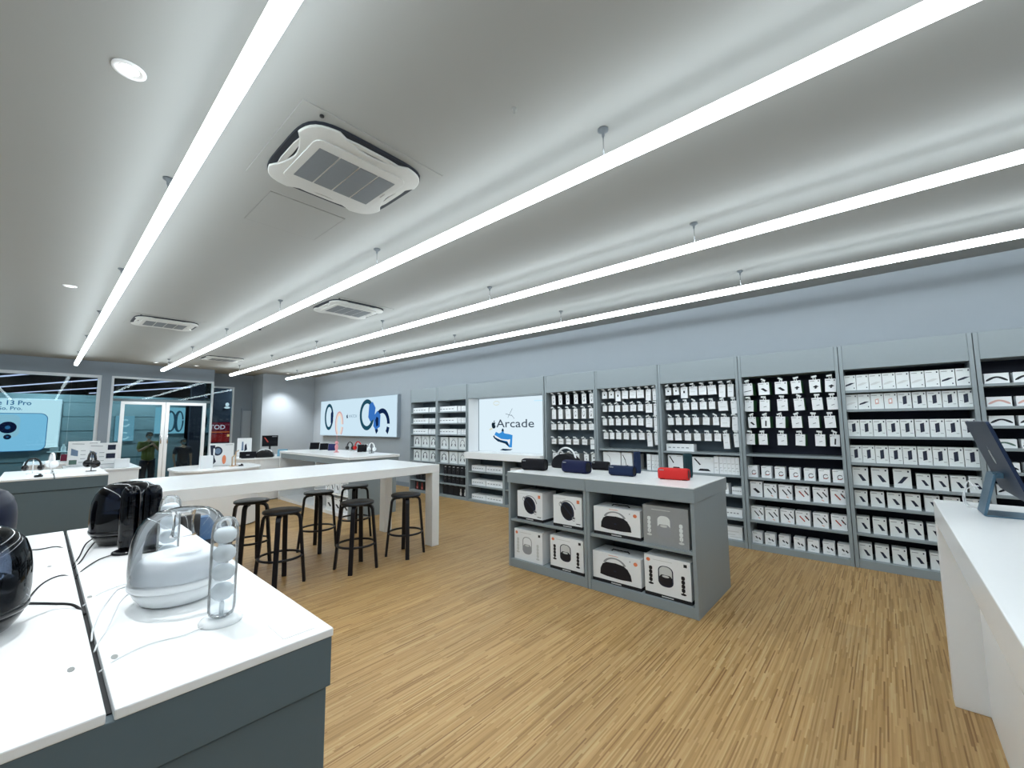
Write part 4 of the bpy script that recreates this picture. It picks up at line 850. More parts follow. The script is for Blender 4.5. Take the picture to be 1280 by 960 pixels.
cable(s4, [(0.20, 2.72, 1.03), (0.175, 2.62, 1.02), (0.15, 2.50, 1.008), (0.128, 2.46, 0.99)], 0.0028, CABK)
cable(s5, [(0.25, 2.52, 1.006), (0.20, 2.48, zt), (0.15, 2.36, zt), (0.128, 2.32, 0.99)], 0.0022, CABK)
cable(s7, [(0.002, 1.88, 1.05), (0.06, 1.93, 1.018), (0.105, 1.90, 1.008), (0.128, 1.84, 0.99)], 0.0042, CABK)
cable(s7, [(0.0, 2.01, 1.006), (0.04, 2.25, zt), (0.09, 2.33, zt), (0.128, 2.29, 0.99)], 0.0025, CABK)
cable(s8, [(-0.05, 2.98, 1.006), (0.03, 2.90, zt), (0.09, 2.90, zt), (0.128, 2.82, 0.99)], 0.0025, CABK)

# ------------------------------------------------------------------ bar table and stools
t = thing('bar_table', 'long high white table with square legs over black stools', 'table', (2.08, 5.045, 0))
hx, hy = 1.45, 0.625
MB().box(-hx, hx, -hy, hy, 0.928, 1.028, TOPW).obj('tabletop', t, bevel=0.003)
for sx in (-1, 1):
    for sy in (-1, 1):
        MB().box(sx*hx-(0.11 if sx > 0 else 0), sx*hx+(0.11 if sx < 0 else 0), sy*hy-(0.15 if sy > 0 else 0), sy*hy+(0.15 if sy < 0 else 0), 0, 0.9275, WHITE).obj('leg', t, bevel=0.003)
def stool(x, y, rz, lab):
    t = thing('bar_stool', lab, 'stool', (x, y, 0), rz, 'black bar stools at the high table'); H = 0.715
    MB().lathe([(0, H), (0.165, H), (0.175, H-0.006), (0.175, H-0.024), (0.165, H-0.03), (0, H-0.03)], STOOLS, 36).obj('seat', t)
    for k in range(4):
        a = PI/4+k*PI/2; c_, s_ = math.cos(a), math.sin(a)
        P = [(0.07, H-0.043), (0.11, H-0.043), (0.14, H-0.050), (0.157, H-0.066), (0.166, H-0.09), (0.19, 0.36), (0.222, 0.0)]
        b = MB(); vs = []; fs = []
        for i, (r, z) in enumerate(P):
            q0 = P[max(i-1, 0)]; q1 = P[min(i+1, len(P)-1)]; tx, tz = q1[0]-q0[0], q1[1]-q0[1]; L = math.hypot(tx, tz); nx, nz = -tz/L, tx/L
            if i == len(P)-1: nx, nz = 1, 0
            for dn, dw in ((-0.0135, -0.022), (-0.0135, 0.022), (0.0135, 0.022), (0.0135, -0.022)):
                rr, zz = r+nx*dn, z+nz*dn; vs.append((rr*c_-dw*s_, rr*s_+dw*c_, max(0, zz)))
        for i in range(len(P)-1):
            for q in range(4): fs.append((i*4+q, i*4+(q+1) % 4, (i+1)*4+(q+1) % 4, (i+1)*4+q))
        fs += [(3, 2, 1, 0), tuple(len(vs)-4+q for q in range(4))]
        b.add(vs, fs, STOOL); b.obj('leg', t, bevel=0.003)
    MB().tube([(0.196*math.cos(a), 0.196*math.sin(a), 0.265) for a in [2*PI*k/40 for k in range(40)]], 0.012, STOOL, 8, closed=True).obj('foot_ring', t)
stool(3.02, 4.42, 0.30, 'black bar stool nearest the right leg of the high table')
stool(2.385, 4.41, 0.05, 'black bar stool, second from right in the front row')
stool(3.0, 5.62, 0.2, 'black bar stool behind the second front stool, far side of the table')
stool(2.42, 5.45, 0.5, 'black bar stool in the middle of the far side')
stool(1.67, 4.57, 0.25, 'black bar stool in front, left of centre, seat fully visible')
stool(1.66, 5.45, 0.1, 'black bar stool at the far side, beside the clear stick speaker')
# box and jar seen through the clear dome, on a low stand beside the counter
t = thing('accessory_stand', 'black stand with blue box seen through the clear dome', 'stand', (0.80, 3.55, 0), 0.3)
box('post', (-0.02, 0.02, -0.02, 0.02, 0.02, 0.76), RUB, t); box('foot', (-0.14, 0.14, -0.12, 0.12, 0, 0.02), RUB, t); box('tray', (-0.15, 0.15, -0.10, 0.10, 0.76, 0.775), RUB, t)
box('frame', (-0.15, -0.04, -0.02, 0.02, 0.775, 0.96), RUB, t)
o = box('accessory_box', (0.77, 0.86, 3.54, 3.62, 0.776, 0.93), mat('blue_card', (58, 104, 150), 0.5)); tag(o, 'blue box on the black stand beside the foreground counter', 'box')

# ------------------------------------------------------------------ right white table with computer
t = thing('service_desk', 'white service desk at the right edge with recessed front', 'desk', (2.15, -0.6, 0))
MB().box(-1.35, 1.36, -0.42, 0.42, 0.965, 1.087, TOPW).obj('desktop', t, bevel=0.004)
MB().box(1.25, 1.36, -0.42, 0.42, 0.0, 0.9645, WHITE).obj('end_panel', t, bevel=0.003)
MB().box(-1.35, -1.24, -0.42, 0.42, 0.0, 0.9645, WHITE).obj('end_panel', t, bevel=0.003)
MB().box(-1.239, 1.249, 0.27, 0.29, 0.0, 0.9645, WHITE).obj('modesty_panel', t, bevel=0.002)
t = thing('desktop_computer', 'all in one computer seen from behind on the service desk', 'computer', (3.14, -0.44, 1.0875))
ang = math.atan2(0.105, 0.36)
T = Matrix.Translation((0, -0.012, 0.10)) @ Matrix.Rotation(-ang, 4, 'X')
b = MB(); b.prism(rrect(0.65, 0.37, 0.012, 4, 0, 0.185), 'z', -0.012, 0.0, IMACB, T=T @ Matrix.Rotation(PI/2, 4, 'X')); b.obj('housing', t)
b = MB(); Tb = T @ Matrix.Rotation(PI/2, 4, 'X')
b.prism(rrect(0.63, 0.35, 0.01, 4, 0, 0.185), 'z', 0.0005, 0.002, DARKGL, T=Tb); b.obj('screen', t)
b = MB()
for P in apple_polys(): b.add([Tb @ Vector((-u*0.075, 0.20+v*0.085, -0.0127)) for u, v in P], [tuple(range(len(P)))], SILV)
b.obj('logo', t)
b = MB(); st = [(0.105, 0.0), (0.115, 0.004), (0.068, 0.20), (0.056, 0.20)]
b.prism(st, 'x', -0.095, 0.095, STANDM); b.obj('stand_leg', t, bevel=0.002)
b = MB().box(-0.095, 0.095, -0.10, 0.11, 0.0, 0.006, STANDM); b.obj('stand_foot', t, bevel=0.002)
MB().box(-0.05, 0.05, 0.03, 0.066, 0.18, 0.205, STANDM).obj('hinge', t, bevel=0.002)
for k, (a, c_) in enumerate((((0.10, 0.11, 0.10), (0.14, 0.13, 0.0)), ((0.02, 0.108, 0.13), (0.18, 0.14, 0.0)))):
    P = [Vector(a), Vector((a[0]+0.05, 0.13, 0.14-k*0.02)), Vector((c_[0], 0.15, 0.07)), Vector((c_[0], c_[1], 0.004)), Vector((c_[0]-0.12, c_[1]-0.1, 0.004))]
    Q = []
    for i in range(4):
        p0, p1, p2, p3 = P[max(i-1, 0)], P[i], P[i+1], P[min(i+2, 4)]
        for j in range(6):
            u = j/6; Q.append(0.5*((2*p1)+(p2-p0)*u+(2*p0-5*p1+4*p2-p3)*u*u+(3*p1-p0-3*p2+p3)*u**3))
    MB().tube(Q, 0.003, CABW, 6).obj('cable', t)

# ------------------------------------------------------------------ far white counters
def far_counter(lab, x0, x1, y0, y1, z, r=0.3):
    t = thing('white_counter', lab, 'counter', ((x0+x1)/2, (y0+y1)/2, 0), 0, 'white display counters near the shopfront'); w_, h_ = x1-x0, y1-y0
    r = min(r, w_/2-0.01, h_/2-0.01)
    MB().prism(rrect(w_-0.04, h_-0.04, r, 8), 'z', 0.02, z-0.03, WHITE).obj('body', t)
    MB().prism(rrect(w_, h_, r, 8), 'z', z-0.0295, z, TOPW).obj('top', t, bevel=0.003)
    MB().prism(rrect(w_-0.10, h_-0.10, max(0.02, r-0.03), 8), 'z', 0.0, 0.0195, GREYD).obj('kick', t)
far_counter('rounded white counter with the watch board, behind the high table', 1.36, 2.52, 7.55, 8.75, 0.9, 0.42)
far_counter('rounded white counter with black speaker, nearer the column', 2.72, 3.78, 9.755, 11.5, 0.88, 0.45)
far_counter('white counter holding two picture boards, behind the far grey counter', 0.30, 1.15, 9.15, 10.6, 0.9, 0.02)
far_counter('small white counter with phones, closest to the left window', -0.15, 0.56, 11.35, 12.5, 0.9, 0.02)
# white desk by the watch picture
t = thing('display_table', 'white topped grey table with open shelves under the watch picture', 'table', (3.93, 8.2, 0))
box('top', (-0.48, 0.48, -1.53, 1.53, 0.972, 1.018), TOPW, t, 0.003); box('apron', (-0.465, 0.465, -1.515, 1.515, 0.872, 0.9715), GREY, t)
box('end_panel', (-0.465, 0.42, -1.52, -1.48, 0, 0.8715), GREY, t); box('end_panel', (-0.475, 0.42, 1.48, 1.52, 0, 0.9715), WHITE, t)
box('back_panel', (0.40, 0.42, -1.479, 1.479, 0, 0.8715), GREY, t); box('shelf', (-0.45, 0.399, -1.479, -0.2, 0.35, 0.375), WHITE, t); box('plinth', (-0.45, 0.399, -1.479, -0.2, 0, 0.06), WHITE, t)
box('divider', (-0.45, 0.399, -0.199, -0.17, 0, 0.8715), WHITE, t); box('lower_board', (-0.45, 0.399, -0.169, 1.479, 0, 0.06), WHITE, t)
for i in range(5):
    pack('watch_box', 'white watch box under the table below watch picture, %s from left, upper shelf' % ORD[4-i], 'box', 'watch boxes under the display table', ['tilt', 'sticks_red', 'tilt', 'tilt', 'sticks'][i], 6.86+0.19*i, 0.15, 0.376, 0.20, x=3.53, dp=0.10)
for i in range(3):
    pack('headset_box', 'white box with dark picture on the bottom shelf, %s from left' % ORD[2-i], 'box', 'headset boxes under the display table', 'slab', 6.92+0.30*i, 0.24, 0.061, 0.22, x=3.53, dp=0.2)

# ------------------------------------------------------------------ small goods
def headphones(lab, x, y, z, m, rz=0.0, s=1.0, stand=WPL, standlab=None, hz=0.0):
    st = thing('headphone_stand', standlab, 'stand', (x, y, z), rz)
    MB().lathe([(0, 0.008), (0.05, 0.008), (0.052, 0), (0, 0)], stand, 18).obj('base', st); MB().tube([(0, 0, 0.008), (0, 0, 0.182*s+hz)], 0.005, stand, 8).obj('post', st)
    t = thing('headphones', lab, 'headphones', (x, y, z+hz), rz)
    P = [(0, 0.075*s*math.cos(a), (0.10+0.09*math.sin(a))*s) for a in [PI*k/16 for k in range(17)]]
    MB().tube(P, 0.011*s, m, 8).obj('headband', t)
    for q in (-1, 1):
        T = Matrix.Translation((0, q*0.075*s, 0.075*s)) @ Matrix.Rotation(PI/2, 4, 'X')
        MB().lathe([(0, -0.02*s), (0.034*s, -0.018*s), (0.041*s, 0), (0.034*s, 0.018*s), (0, 0.02*s)], m, 16, T=T).obj('ear_cup', t)
headphones('black headphones at the left end of the far grey counter', -0.02, 7.75, 1.0, BLKP, 1.1, 0.95, WPL, 'stand under the leftmost black headphones')
headphones('white headphones right of the leftmost black pair', 0.13, 7.62, 1.0, WPL, 0.2, 1.1, WPL, 'pale stand under the white headphones near the window', 0.03)
headphones('large black headphones in front of the picture boards', 0.47, 7.55, 1.0, BLKP, 0.3, 1.25, BLKP, 'black stand under the headphones by the picture boards')
headphones('black headphones on the white table under the watch picture', 4.20, 8.12, 1.018, BLKP, 0.3, 1.0, WPL, 'stand under the black headphones below the watch picture')
headphones('coral red headphones beside the black pair under the watch picture', 4.27, 7.93, 1.018, REDF, 0.3, 1.05, WPL, 'stand under the red headphones below the watch picture')
headphones('white headphones at the right end of the display table', 4.24, 7.36, 1.018, WPL, 0.2, 1.0, BLKP, 'black stand under the white headphones on the display table')
def earbuds(lab, x, y, z):
    t = thing('earphone_case', lab, 'earphones', (x, y, z)); MB().prism(rrect(0.07, 0.05, 0.02), 'z', 0, 0.022, BLKP).obj('case', t, bevel=0.004); MB().lathe([(0, 0.04), (0.012, 0.034), (0.014, 0.022)], BLKP, 10, (0.01, 0.0, 0)).obj('bud', t)
earbuds('small black earphone case at the front of the far grey counter', 0.03, 7.16, 1.0)
earbuds('dark round gadget on the white counter right of the watch board', 2.24, 7.95, 0.9)
def board(name, lab, x, y, z, w_, h, pics, rz=0.0):
    """upright picture board facing the camera side (-Y turned by rz)"""
    t = thing(name, lab, 'board', (x, y, z), rz)
    box('panel', (-w_/2, w_/2, -0.006, 0.006, 0.006, h), WHITE, t); box('foot', (-w_/2, w_/2, -0.05, 0.05, 0, 0.006), clear('clear_foot', (240, 245, 248), 1.3, 0.02, body=0.2), t)
    b = MB()
    for i, (m, P) in enumerate(pics): b.poly([(-w_/2+u*w_, -0.0065-0.0004*i, v*h) for u, v in P], m)
    b.obj('printed_picture', t); return t
SH = mat('print_steel', (112, 132, 158), 0.5)
pcs = [(SH, [(0.1, 0.45), (0.32, 0.40), (0.32, 0.62), (0.1, 0.72)]), (INKB, [(0.66, 0.72), (0.92, 0.72), (0.92, 0.92), (0.66, 0.92)]), (INKB, [(0.62, 0.38), (0.92, 0.38), (0.92, 0.58), (0.62, 0.58)]), (INKE, [(0.06, 0.08), (0.3, 0.08), (0.3, 0.26), (0.06, 0.26)]),
       (INKG, seg(0.12, 0.9, 0.5, 0.88, 0.02)), (INKG, seg(0.4, 0.62, 0.56, 0.62, 0.02)), (INKG, seg(0.4, 0.46, 0.56, 0.46, 0.02)), (INKG, seg(0.4, 0.3, 0.56, 0.3, 0.02)), (INKG, seg(0.35, 0.16, 0.9, 0.16, 0.02))]
board('picture_board', 'left white picture board behind the black headphones', 0.53, 10.2, 0.9, 0.38, 0.42, pcs, -0.1)
board('picture_board', 'right white picture board with dark square photos', 0.70, 9.42, 0.9, 0.36, 0.40, pcs, -0.1)
wp = [(INKB, ell(0.34, 0.66, 0.2, 0.2, 20)), (SH, ell(0.36, 0.66, 0.12, 0.13, 16)), (INKB, [(0.04, 0.92), (0.24, 0.92), (0.22, 0.4), (0.3, 0.2), (0.16, 0.06), (0.04, 0.1), (0.1, 0.4)]), (BOXW, [(0.17, 0.78), (0.24, 0.78), (0.24, 0.45), (0.17, 0.5)]),
      (INKO, ell(0.62, 0.28, 0.08, 0.2, 14)), (INKG, seg(0.65, 0.93, 0.95, 0.93, 0.02))]
board('watch_board', 'white board with a black watch picture on the rounded counter', 2.03, 8.24, 0.9, 0.34, 0.37, wp, -0.35)
board('picture_board', 'small white board with grey towers picture behind the watch board', 3.12, 10.9, 0.88, 0.28, 0.40, [(SH, [(0.3, 0.3), (0.45, 0.3), (0.42, 0.8), (0.32, 0.8)]), (INKB, [(0.5, 0.25), (0.7, 0.35), (0.62, 0.7), (0.52, 0.6)])], -0.3)
t = thing('sign_screen', 'dark sign screen standing near the column', 'screen', (3.58, 10.7, 0.88), -0.3)
box('panel', (-0.16, 0.16, -0.01, 0.01, 0.20, 0.45), DARKGL, t); box('post', (-0.02, 0.02, -0.01, 0.01, 0.01, 0.20), RUB, t); box('foot', (-0.1, 0.1, -0.06, 0.06, 0, 0.01), RUB, t)
b = MB(); b.poly([(0.04, -0.0108, 0.415), (0.14, -0.0108, 0.415), (0.14, -0.0108, 0.43), (0.04, -0.0108, 0.43)], INKG); b.poly([(-0.12, -0.0108, 0.40), (-0.10, -0.0108, 0.41), (-0.03, -0.0108, 0.30), (-0.05, -0.0108, 0.29)], INKR); b.obj('printed_picture', t)
o = box('white_carton', (0.84, 1.02, 9.28, 9.36, 0.9005, 1.04), BOXW); tag(o, 'small white carton right of the picture boards', 'box')
o = box('white_carton', (1.70, 1.86, 7.98, 8.08, 0.9005, 1.09), BOXW); tag(o, 'small white carton left of the watch board', 'box')
t = thing('bar_speaker', 'flat black box speaker behind the watch board', 'speaker', (2.95, 10.05, 0.8805), -0.3); box('body', (-0.15, 0.15, -0.05, 0.05, 0.012, 0.135), BLKF, t, 0.01); box('foot', (-0.12, 0.12, -0.04, 0.04, 0, 0.012), RUB, t); box('badge', (-0.03, 0.03, -0.052, -0.0505, 0.06, 0.075), INKG, t)
boombox('black rounded speaker with pale handle on the far rounded counter', 3.25, 9.98, 0.8805, 0.36, 0.155, BLKP, WPL, PI/2-0.5, 0.015)
def tilt_tablet(name, lab, x, y, z, w_, h, m, rz=0.0, cat='tablet'):
    t = thing(name, lab, cat, (x, y, z), rz); a = 0.5
    T = Matrix.Rotation(-a, 4, 'X')
    MB().box(-w_/2, w_/2, -0.004, 0.004, 0.0, h, SILV, T=T @ Matrix.Translation((0, 0, 0.004))).obj('body', t)
    MB().box(-w_/2+0.004, w_/2-0.004, -0.0052, -0.0041, 0.004, h-0.004, m, T=T @ Matrix.Translation((0, 0, 0.004))).obj('screen', t)
    MB().tube([(0, h*0.6*math.sin(a), h*0.6*math.cos(a)), (0, h*math.sin(a)*1.1, 0.006)], 0.006, SILV, 6).obj('prop', t)
tilt_tablet('tablet', 'dark tablet, leftmost on the table under the watch picture', 4.08, 9.50, 1.018, 0.20, 0.17, DARKGL, -0.6)
tilt_tablet('tablet', 'dark tablet, second from left under the watch picture', 4.12, 9.12, 1.018, 0.18, 0.16, DARKGL, -0.6)
tilt_tablet('tablet', 'tablet with purple tinted screen under the watch picture', 4.12, 8.72, 1.018, 0.18, 0.16, mat('purple_screen', (44, 46, 92), 0.15), -0.6)
tilt_tablet('tablet', 'dark tablet right of the red headphones', 4.22, 7.68, 1.018, 0.18, 0.17, DARKGL, -0.6)
tilt_tablet('tablet', 'pale blue tablet at the right end of the far rounded counter', 3.58, 9.95, 0.8805, 0.2, 0.17, emis('tablet_screen_blue', (120, 180, 210), 0.7), -0.5)
tilt_tablet('phone', 'phone propped up, leftmost by the left window', 0.18, 11.75, 0.9005, 0.075, 0.13, mat('phone_teal', (70, 100, 108), 0.2), -0.1, 'phone')
tilt_tablet('phone', 'phone with a small red screen by the left window', 0.36, 11.95, 0.9005, 0.11, 0.15, mat('phone_red', (96, 30, 50), 0.2), -0.1, 'phone')
tilt_tablet('phone', 'dark phone propped up left of the picture boards', 0.44, 11.65, 0.9005, 0.09, 0.14, DARKGL, -0.1, 'phone')
t = thing('toy_figure', 'slim pink figure standing among the goods under the watch picture', 'figure', (3.95, 8.18, 1.018))
PK = mat('pink_plastic', (222, 150, 155), 0.4); MB().lathe([(0, 0), (0.05, 0.0), (0.05, 0.01), (0.02, 0.02), (0.028, 0.08), (0.034, 0.12), (0.02, 0.15), (0.012, 0.16)], PK, 14).obj('body', t); MB().lathe([(0, 0.15), (0.026, 0.165), (0.034, 0.19), (0.026, 0.215), (0, 0.225)], PK, 14).obj('head', t); MB().tube([(0, 0, 0.22), (0, 0, 0.34)], 0.004, PK, 6).obj('antenna', t)
for i, (x, y) in enumerate(((2.20, 8.1), (2.12, 7.98))):
    t = thing('earphone_stand', ['tan earphone stand right of the watch board', 'tan earphone stand in front of the watch board'][i], 'stand', (x, y, 0.9005)); TN = mat('tan_plastic', (190, 160, 128), 0.5)
    MB().lathe([(0, 0.006), (0.04, 0.006), (0.042, 0), (0, 0)], TN, 14).obj('base', t); MB().tube([(0, 0, 0.006), (0, 0, 0.15+0.07*(1-i)), (0.04, 0, 0.18+0.07*(1-i))], 0.009, TN, 8).obj('post', t)
for i in range(2):
    t = thing('bottle', ['left clear bottle behind the black rounded speaker', 'right clear bottle behind the black rounded speaker'][i], 'bottle', (3.30+0.09*i, 10.2, 0.8805)); MB().lathe([(0, 0), (0.025, 0), (0.026, 0.1), (0.01, 0.13), (0.01, 0.15), (0, 0.15)], CLEARS, 12).obj('body', t); MB().lathe([(0.012, 0.14), (0.012, 0.16), (0, 0.16)], WPL, 10).obj('cap', t)
# bistro table outside
t = thing('bistro_table', 'small round table outside the left window', 'table', (0.39, 16.6, -0.25))
MB().lathe([(0, 1.15), (0.22, 1.15), (0.22, 1.17), (0, 1.17)], WPL, 24).obj('tabletop', t); MB().tube([(0, 0, 0.02), (0, 0, 1.15)], 0.04, RUB, 12).obj('post', t); MB().lathe([(0, 0.02), (0.2, 0.02), (0.2, 0), (0, 0)], RUB, 20).obj('foot', t)
o = box('white_carton', (0.22, 0.38, 16.5, 16.6, 0.9205, 1.04), BOXW); tag(o, 'white carton on the small round table outside', 'box')
t = thing('bottle', 'white bottle on the small round table outside', 'bottle', (0.47, 16.6, 0.9205)); MB().lathe([(0, 0), (0.05, 0), (0.05, 0.1), (0.02, 0.16), (0.02, 0.2), (0, 0.2)], WPL, 14).obj('body', t); MB().lathe([(0.022, 0.19), (0.022, 0.215), (0, 0.215)], BOXS, 10).obj('cap', t)

# ------------------------------------------------------------------ people outside the doors
def skin_chain(name, parent, V, Ed, rad, m, root=0, sub=1):
    me = bpy.data.meshes.new(name); me.from_pydata(V, Ed, []); o = bpy.data.objects.new(name, me); COL.objects.link(o); o.parent = parent
    me.materials.append(m)
    md = o.modifiers.new('skin', 'SKIN'); md.use_smooth_shade = True
    for i, v in enumerate(me.skin_vertices[0].data): v.radius = rad[i] if isinstance(rad[i], tuple) else (rad[i], rad[i]); v.use_root = (i == root)
    s_ = o.modifiers.new('sub', 'SUBSURF'); s_.levels = sub; s_.render_levels = sub
    return o
SKN = mat('skin', (178, 134, 108), 0.55, noise=0.03); HAIR = mat('hair_black', (20, 18, 20), 0.7, noise=0.2); JEAN = mat('trousers_navy', (20, 22, 44), 0.8); MASK = mat('face_mask', (150, 162, 170), 0.8)
def person(lab, x, y, h, rz, top, pose, sc=1.0):
    """figure facing local -Y, feet at z=0; all lengths as fractions of height"""
    t = thing('person', lab, 'person', (x, y, -0.25), rz)
    k = h
    hip, kn, an = 0.52*k, 0.285*k, 0.045*k; sh = 0.815*k; sw = 0.112*k
    V = [(0, 0, 0.54*k), (0, 0.0, 0.62*k), (0, -0.005*k, 0.72*k), (0, 0, 0.79*k), (0, -0.005*k, 0.845*k), (0, -0.01*k, 0.875*k)]
    R_ = [(0.082*k, 0.06*k), (0.07*k, 0.052*k), (0.085*k, 0.06*k), (0.075*k, 0.05*k), (0.03*k, 0.03*k), (0.03*k, 0.03*k)]
    E_ = [(0, 1), (1, 2), (2, 3), (3, 4), (4, 5)]
    def addc(base, pts, rs):
        p = base
        for q, r in zip(pts, rs): V.append(q); R_.append((r, r)); E_.append((p, len(V)-1)); p = len(V)-1
    for s in (-1, 1):
        addc(0, [(s*0.052*k, 0, 0.49*k), (s*0.06*k, -0.012*k, kn), (s*0.06*k, 0.008*k, an), (s*0.066*k, -0.07*k, 0.022*k)], [0.056*k, 0.036*k, 0.023*k, 0.022*k])
    arms = {'phone': {-1: [(-sw, 0, sh-0.01*k), (-0.14*k, -0.05*k, 0.67*k), (-0.045*k, -0.155*k, 0.76*k)], 1: [(sw, 0, sh-0.01*k), (0.14*k, -0.05*k, 0.67*k), (0.045*k, -0.155*k, 0.76*k)]},
            'down': {-1: [(-sw, 0, sh-0.01*k), (-0.15*k, 0.005*k, 0.65*k), (-0.14*k, -0.04*k, 0.49*k)], 1: [(sw, 0, sh-0.01*k), (0.15*k, 0.005*k, 0.65*k), (0.14*k, -0.04*k, 0.49*k)]}}[pose]
    for s in (-1, 1): addc(3, arms[s], [0.036*k, 0.026*k, 0.017*k])
    skin_chain('body', t, V, E_, R_, SKN, 0, 2)
    # clothes: shirt and trousers as slightly larger skins
    tv = [(0, 0, 0.475*k), (0, 0, 0.60*k), (0, -0.005*k, 0.72*k), (0, 0, 0.79*k), (0, 0, 0.825*k)]; tr = [(0.108*k, 0.082*k), (0.096*k, 0.072*k), (0.097*k, 0.069*k), (0.086*k, 0.058*k), (0.045*k, 0.04*k)]
    te = [(0, 1), (1, 2), (2, 3), (3, 4)]
    for s in (-1, 1):
        a = arms[s]; e = tuple(a[0][i]+(a[1][i]-a[0][i])*0.85 for i in range(3))
        tv += [a[0], e]; tr += [(0.046*k, 0.046*k), (0.042*k, 0.042*k)]; te += [(3, len(tv)-2), (len(tv)-2, len(tv)-1)]
    skin_chain('shirt', t, tv, te, tr, top, 0, 2)
    pv = [(0, 0, 0.575*k)]; pr_ = [(0.09*k, 0.066*k)]; pe = []
    for s in (-1, 1):
        b0 = len(pv); pv += [(s*0.052*k, 0, 0.48*k), (s*0.06*k, -0.012*k, kn), (s*0.06*k, 0.008*k, 0.06*k)]; pr_ += [(0.066*k,)*2, (0.05*k,)*2, (0.038*k,)*2]; pe += [(0, b0), (b0, b0+1), (b0+1, b0+2)]
    skin_chain('trousers', t, pv, pe, pr_, JEAN, 0, 2)
    for s in (-1, 1):
        MB().prism([(u, v) for u, v in ell(s*0.062*k, -0.03*k, 0.03*k, 0.075*k, 14)], 'z', 0.0, 0.03*k, RUB).obj('shoe', t, bevel=0.006)
    # head: ellipsoid with jaw, face features, hair cap
    hc = Vector((0, -0.012*k, 0.932*k)); hr = 0.068*k
    b = MB(); prof = []
    vs = []; fs = []; n = 20; m_ = 14
    for i in range(m_+1):
        ph = -PI/2+PI*i/m_
        for j in range(n):
            a = 2*PI*j/n; rx, ry, rz_ = 0.046*k, 0.057*k, hr
            X_, Y_, Z_ = rx*math.cos(ph)*math.cos(a), ry*math.cos(ph)*math.sin(a), rz_*math.sin(ph)
            if Z_ < 0: X_ *= 1+0.22*Z_/rz_; Y_ *= 1+0.10*Z_/rz_
            vs.append(hc+Vector((X_, Y_, Z_)))
    for i in range(m_):
        for j in range(n): fs.append((i*n+j, i*n+(j+1) % n, (i+1)*n+(j+1) % n, (i+1)*n+j))
    b.add(vs, fs, SKN, True)
    b.prism([(0.0, 0.0), (0.008*k, 0.012*k), (-0.002*k, 0.03*k)], 'x', -0.006*k, 0.006*k, SKN, T=Matrix.Translation(hc+Vector((0, -0.062*k, -0.02*k))))
    b.obj('head', t)
    for s in (-1, 1):
        e = MB().lathe([(0, 0.002), (0.005*k, 0.0015), (0.007*k, 0)], INK, 10, T=Matrix.Translation(hc+Vector((s*0.019*k, -0.0545*k, 0.004*k))) @ Matrix.Rotation(PI/2, 4, 'X')); e.obj('eye', t)
        MB().lathe([(0, -0.006*k), (0.01*k, -0.004*k), (0.013*k, 0), (0.01*k, 0.004*k), (0, 0.006*k)], SKN, 10, T=Matrix.Translation(hc+Vector((s*0.047*k, 0.002*k, -0.004*k))) @ Matrix.Rotation(PI/2, 4, 'Y')).obj('ear', t)
    # mask over nose and mouth
    b = MB(); vs = []; fs = []
    for i in range(7):
        for j in range(11):
            a = -PI/2+(-0.95+1.9*j/10); zz = -0.052*k+0.05*k*i/6; w_ = math.sqrt(max(0.05, 1-(zz/hr)**2))
            vs.append(hc+Vector((0.050*k*w_*math.cos(a)*(1+0.15*zz/hr), 0.0625*k*w_*math.sin(a), zz)))
    for i in range(6):
        for j in range(10): fs.append((i*11+j, i*11+j+1, (i+1)*11+j+1, (i+1)*11+j))
    b.add(vs, fs, MASK, True); b.obj('face_mask', t)
    b = MB(); vs = []; fs = []
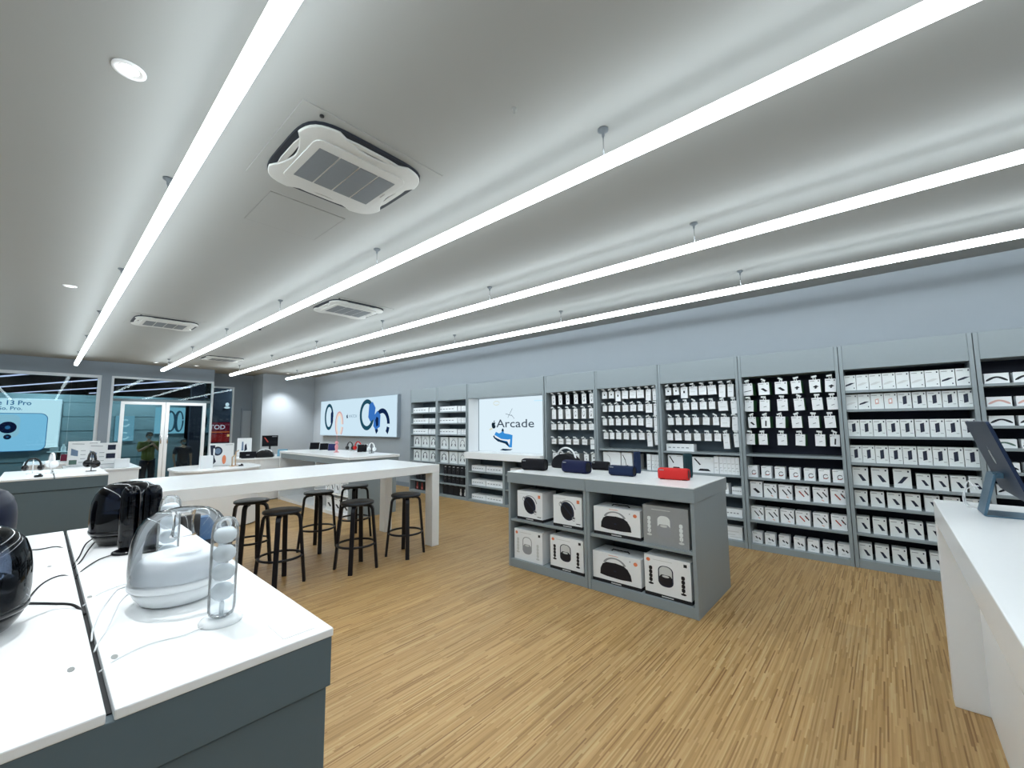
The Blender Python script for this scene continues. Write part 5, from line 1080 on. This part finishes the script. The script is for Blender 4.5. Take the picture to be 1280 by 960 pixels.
    for i in range(9):
        ph = PI/2*i/8
        for j in range(n):
            a = 2*PI*j/n; front = max(0, -math.sin(a)); z0 = (-0.3+0.85*front**1.5)
            sp = z0+(1-z0)*(i/8); cp = math.sqrt(max(0, 1-min(1, max(-1, sp))**2))
            vs.append(hc+Vector((0.051*k*cp*math.cos(a), 0.063*k*cp*math.sin(a), 0.074*k*sp)))
    for i in range(8):
        for j in range(n): fs.append((i*n+j, i*n+(j+1) % n, (i+1)*n+(j+1) % n, (i+1)*n+j))
    b.add(vs, fs, HAIR, True); b.obj('hair', t)
    # hands
    for s in (-1, 1):
        w0 = Vector(arms[s][2]); fw = (w0-Vector(arms[s][1])).normalized()
        side = Vector((-s, 0, 0)) if pose == 'phone' else Vector((0, -1, 0)); up = fw.cross(side).normalized(); side = up.cross(fw)
        hv = [tuple(w0), tuple(w0+fw*0.045*k)]; hr_ = [(0.015*k, 0.013*k), (0.022*k, 0.012*k)]; he = [(0, 1)]
        for q in range(4):
            b0 = len(hv); o_ = up*(q-1.5)*0.011*k; ln = [0.036, 0.042, 0.04, 0.032][q]*k
            hv += [tuple(w0+fw*0.055*k+o_), tuple(w0+fw*(0.055*k+ln*0.6)+o_+side*0.006*k), tuple(w0+fw*(0.055*k+ln*0.85)+o_+side*0.02*k)]; hr_ += [(0.0055*k,)*2]*3; he += [(1, b0), (b0, b0+1), (b0+1, b0+2)]
        b0 = len(hv); hv += [tuple(w0+fw*0.02*k+side*0.02*k), tuple(w0+fw*0.045*k+side*0.032*k)]; hr_ += [(0.0065*k,)*2]*2; he += [(0, b0), (b0, b0+1)]
        skin_chain('hand', t, hv, he, hr_, SKN, 0, 1)
    return t
p1 = person('person in yellow green shirt and mask outside the left glass door', 2.13, 15.95, 1.66, 0.15, mat('shirt_lime', (110, 108, 52), 0.8), 'phone')
b = MB().box(-0.04, 0.04, -0.30, -0.292, 1.245, 1.40, RUB); b.obj('held_phone', p1) if False else None
o = MB().box(-0.036, 0.036, -0.004, 0.004, -0.075, 0.075, RUB).obj('phone', loc=(2.155, 15.655, 1.06), rot=(0, 0, 0.15)); tag(o, 'black phone held up by the person in yellow green', 'phone')
person('person in black shirt and mask outside the right glass door', 2.93, 15.95, 1.44, 0.15, mat('shirt_black', (22, 22, 40), 0.85), 'down')
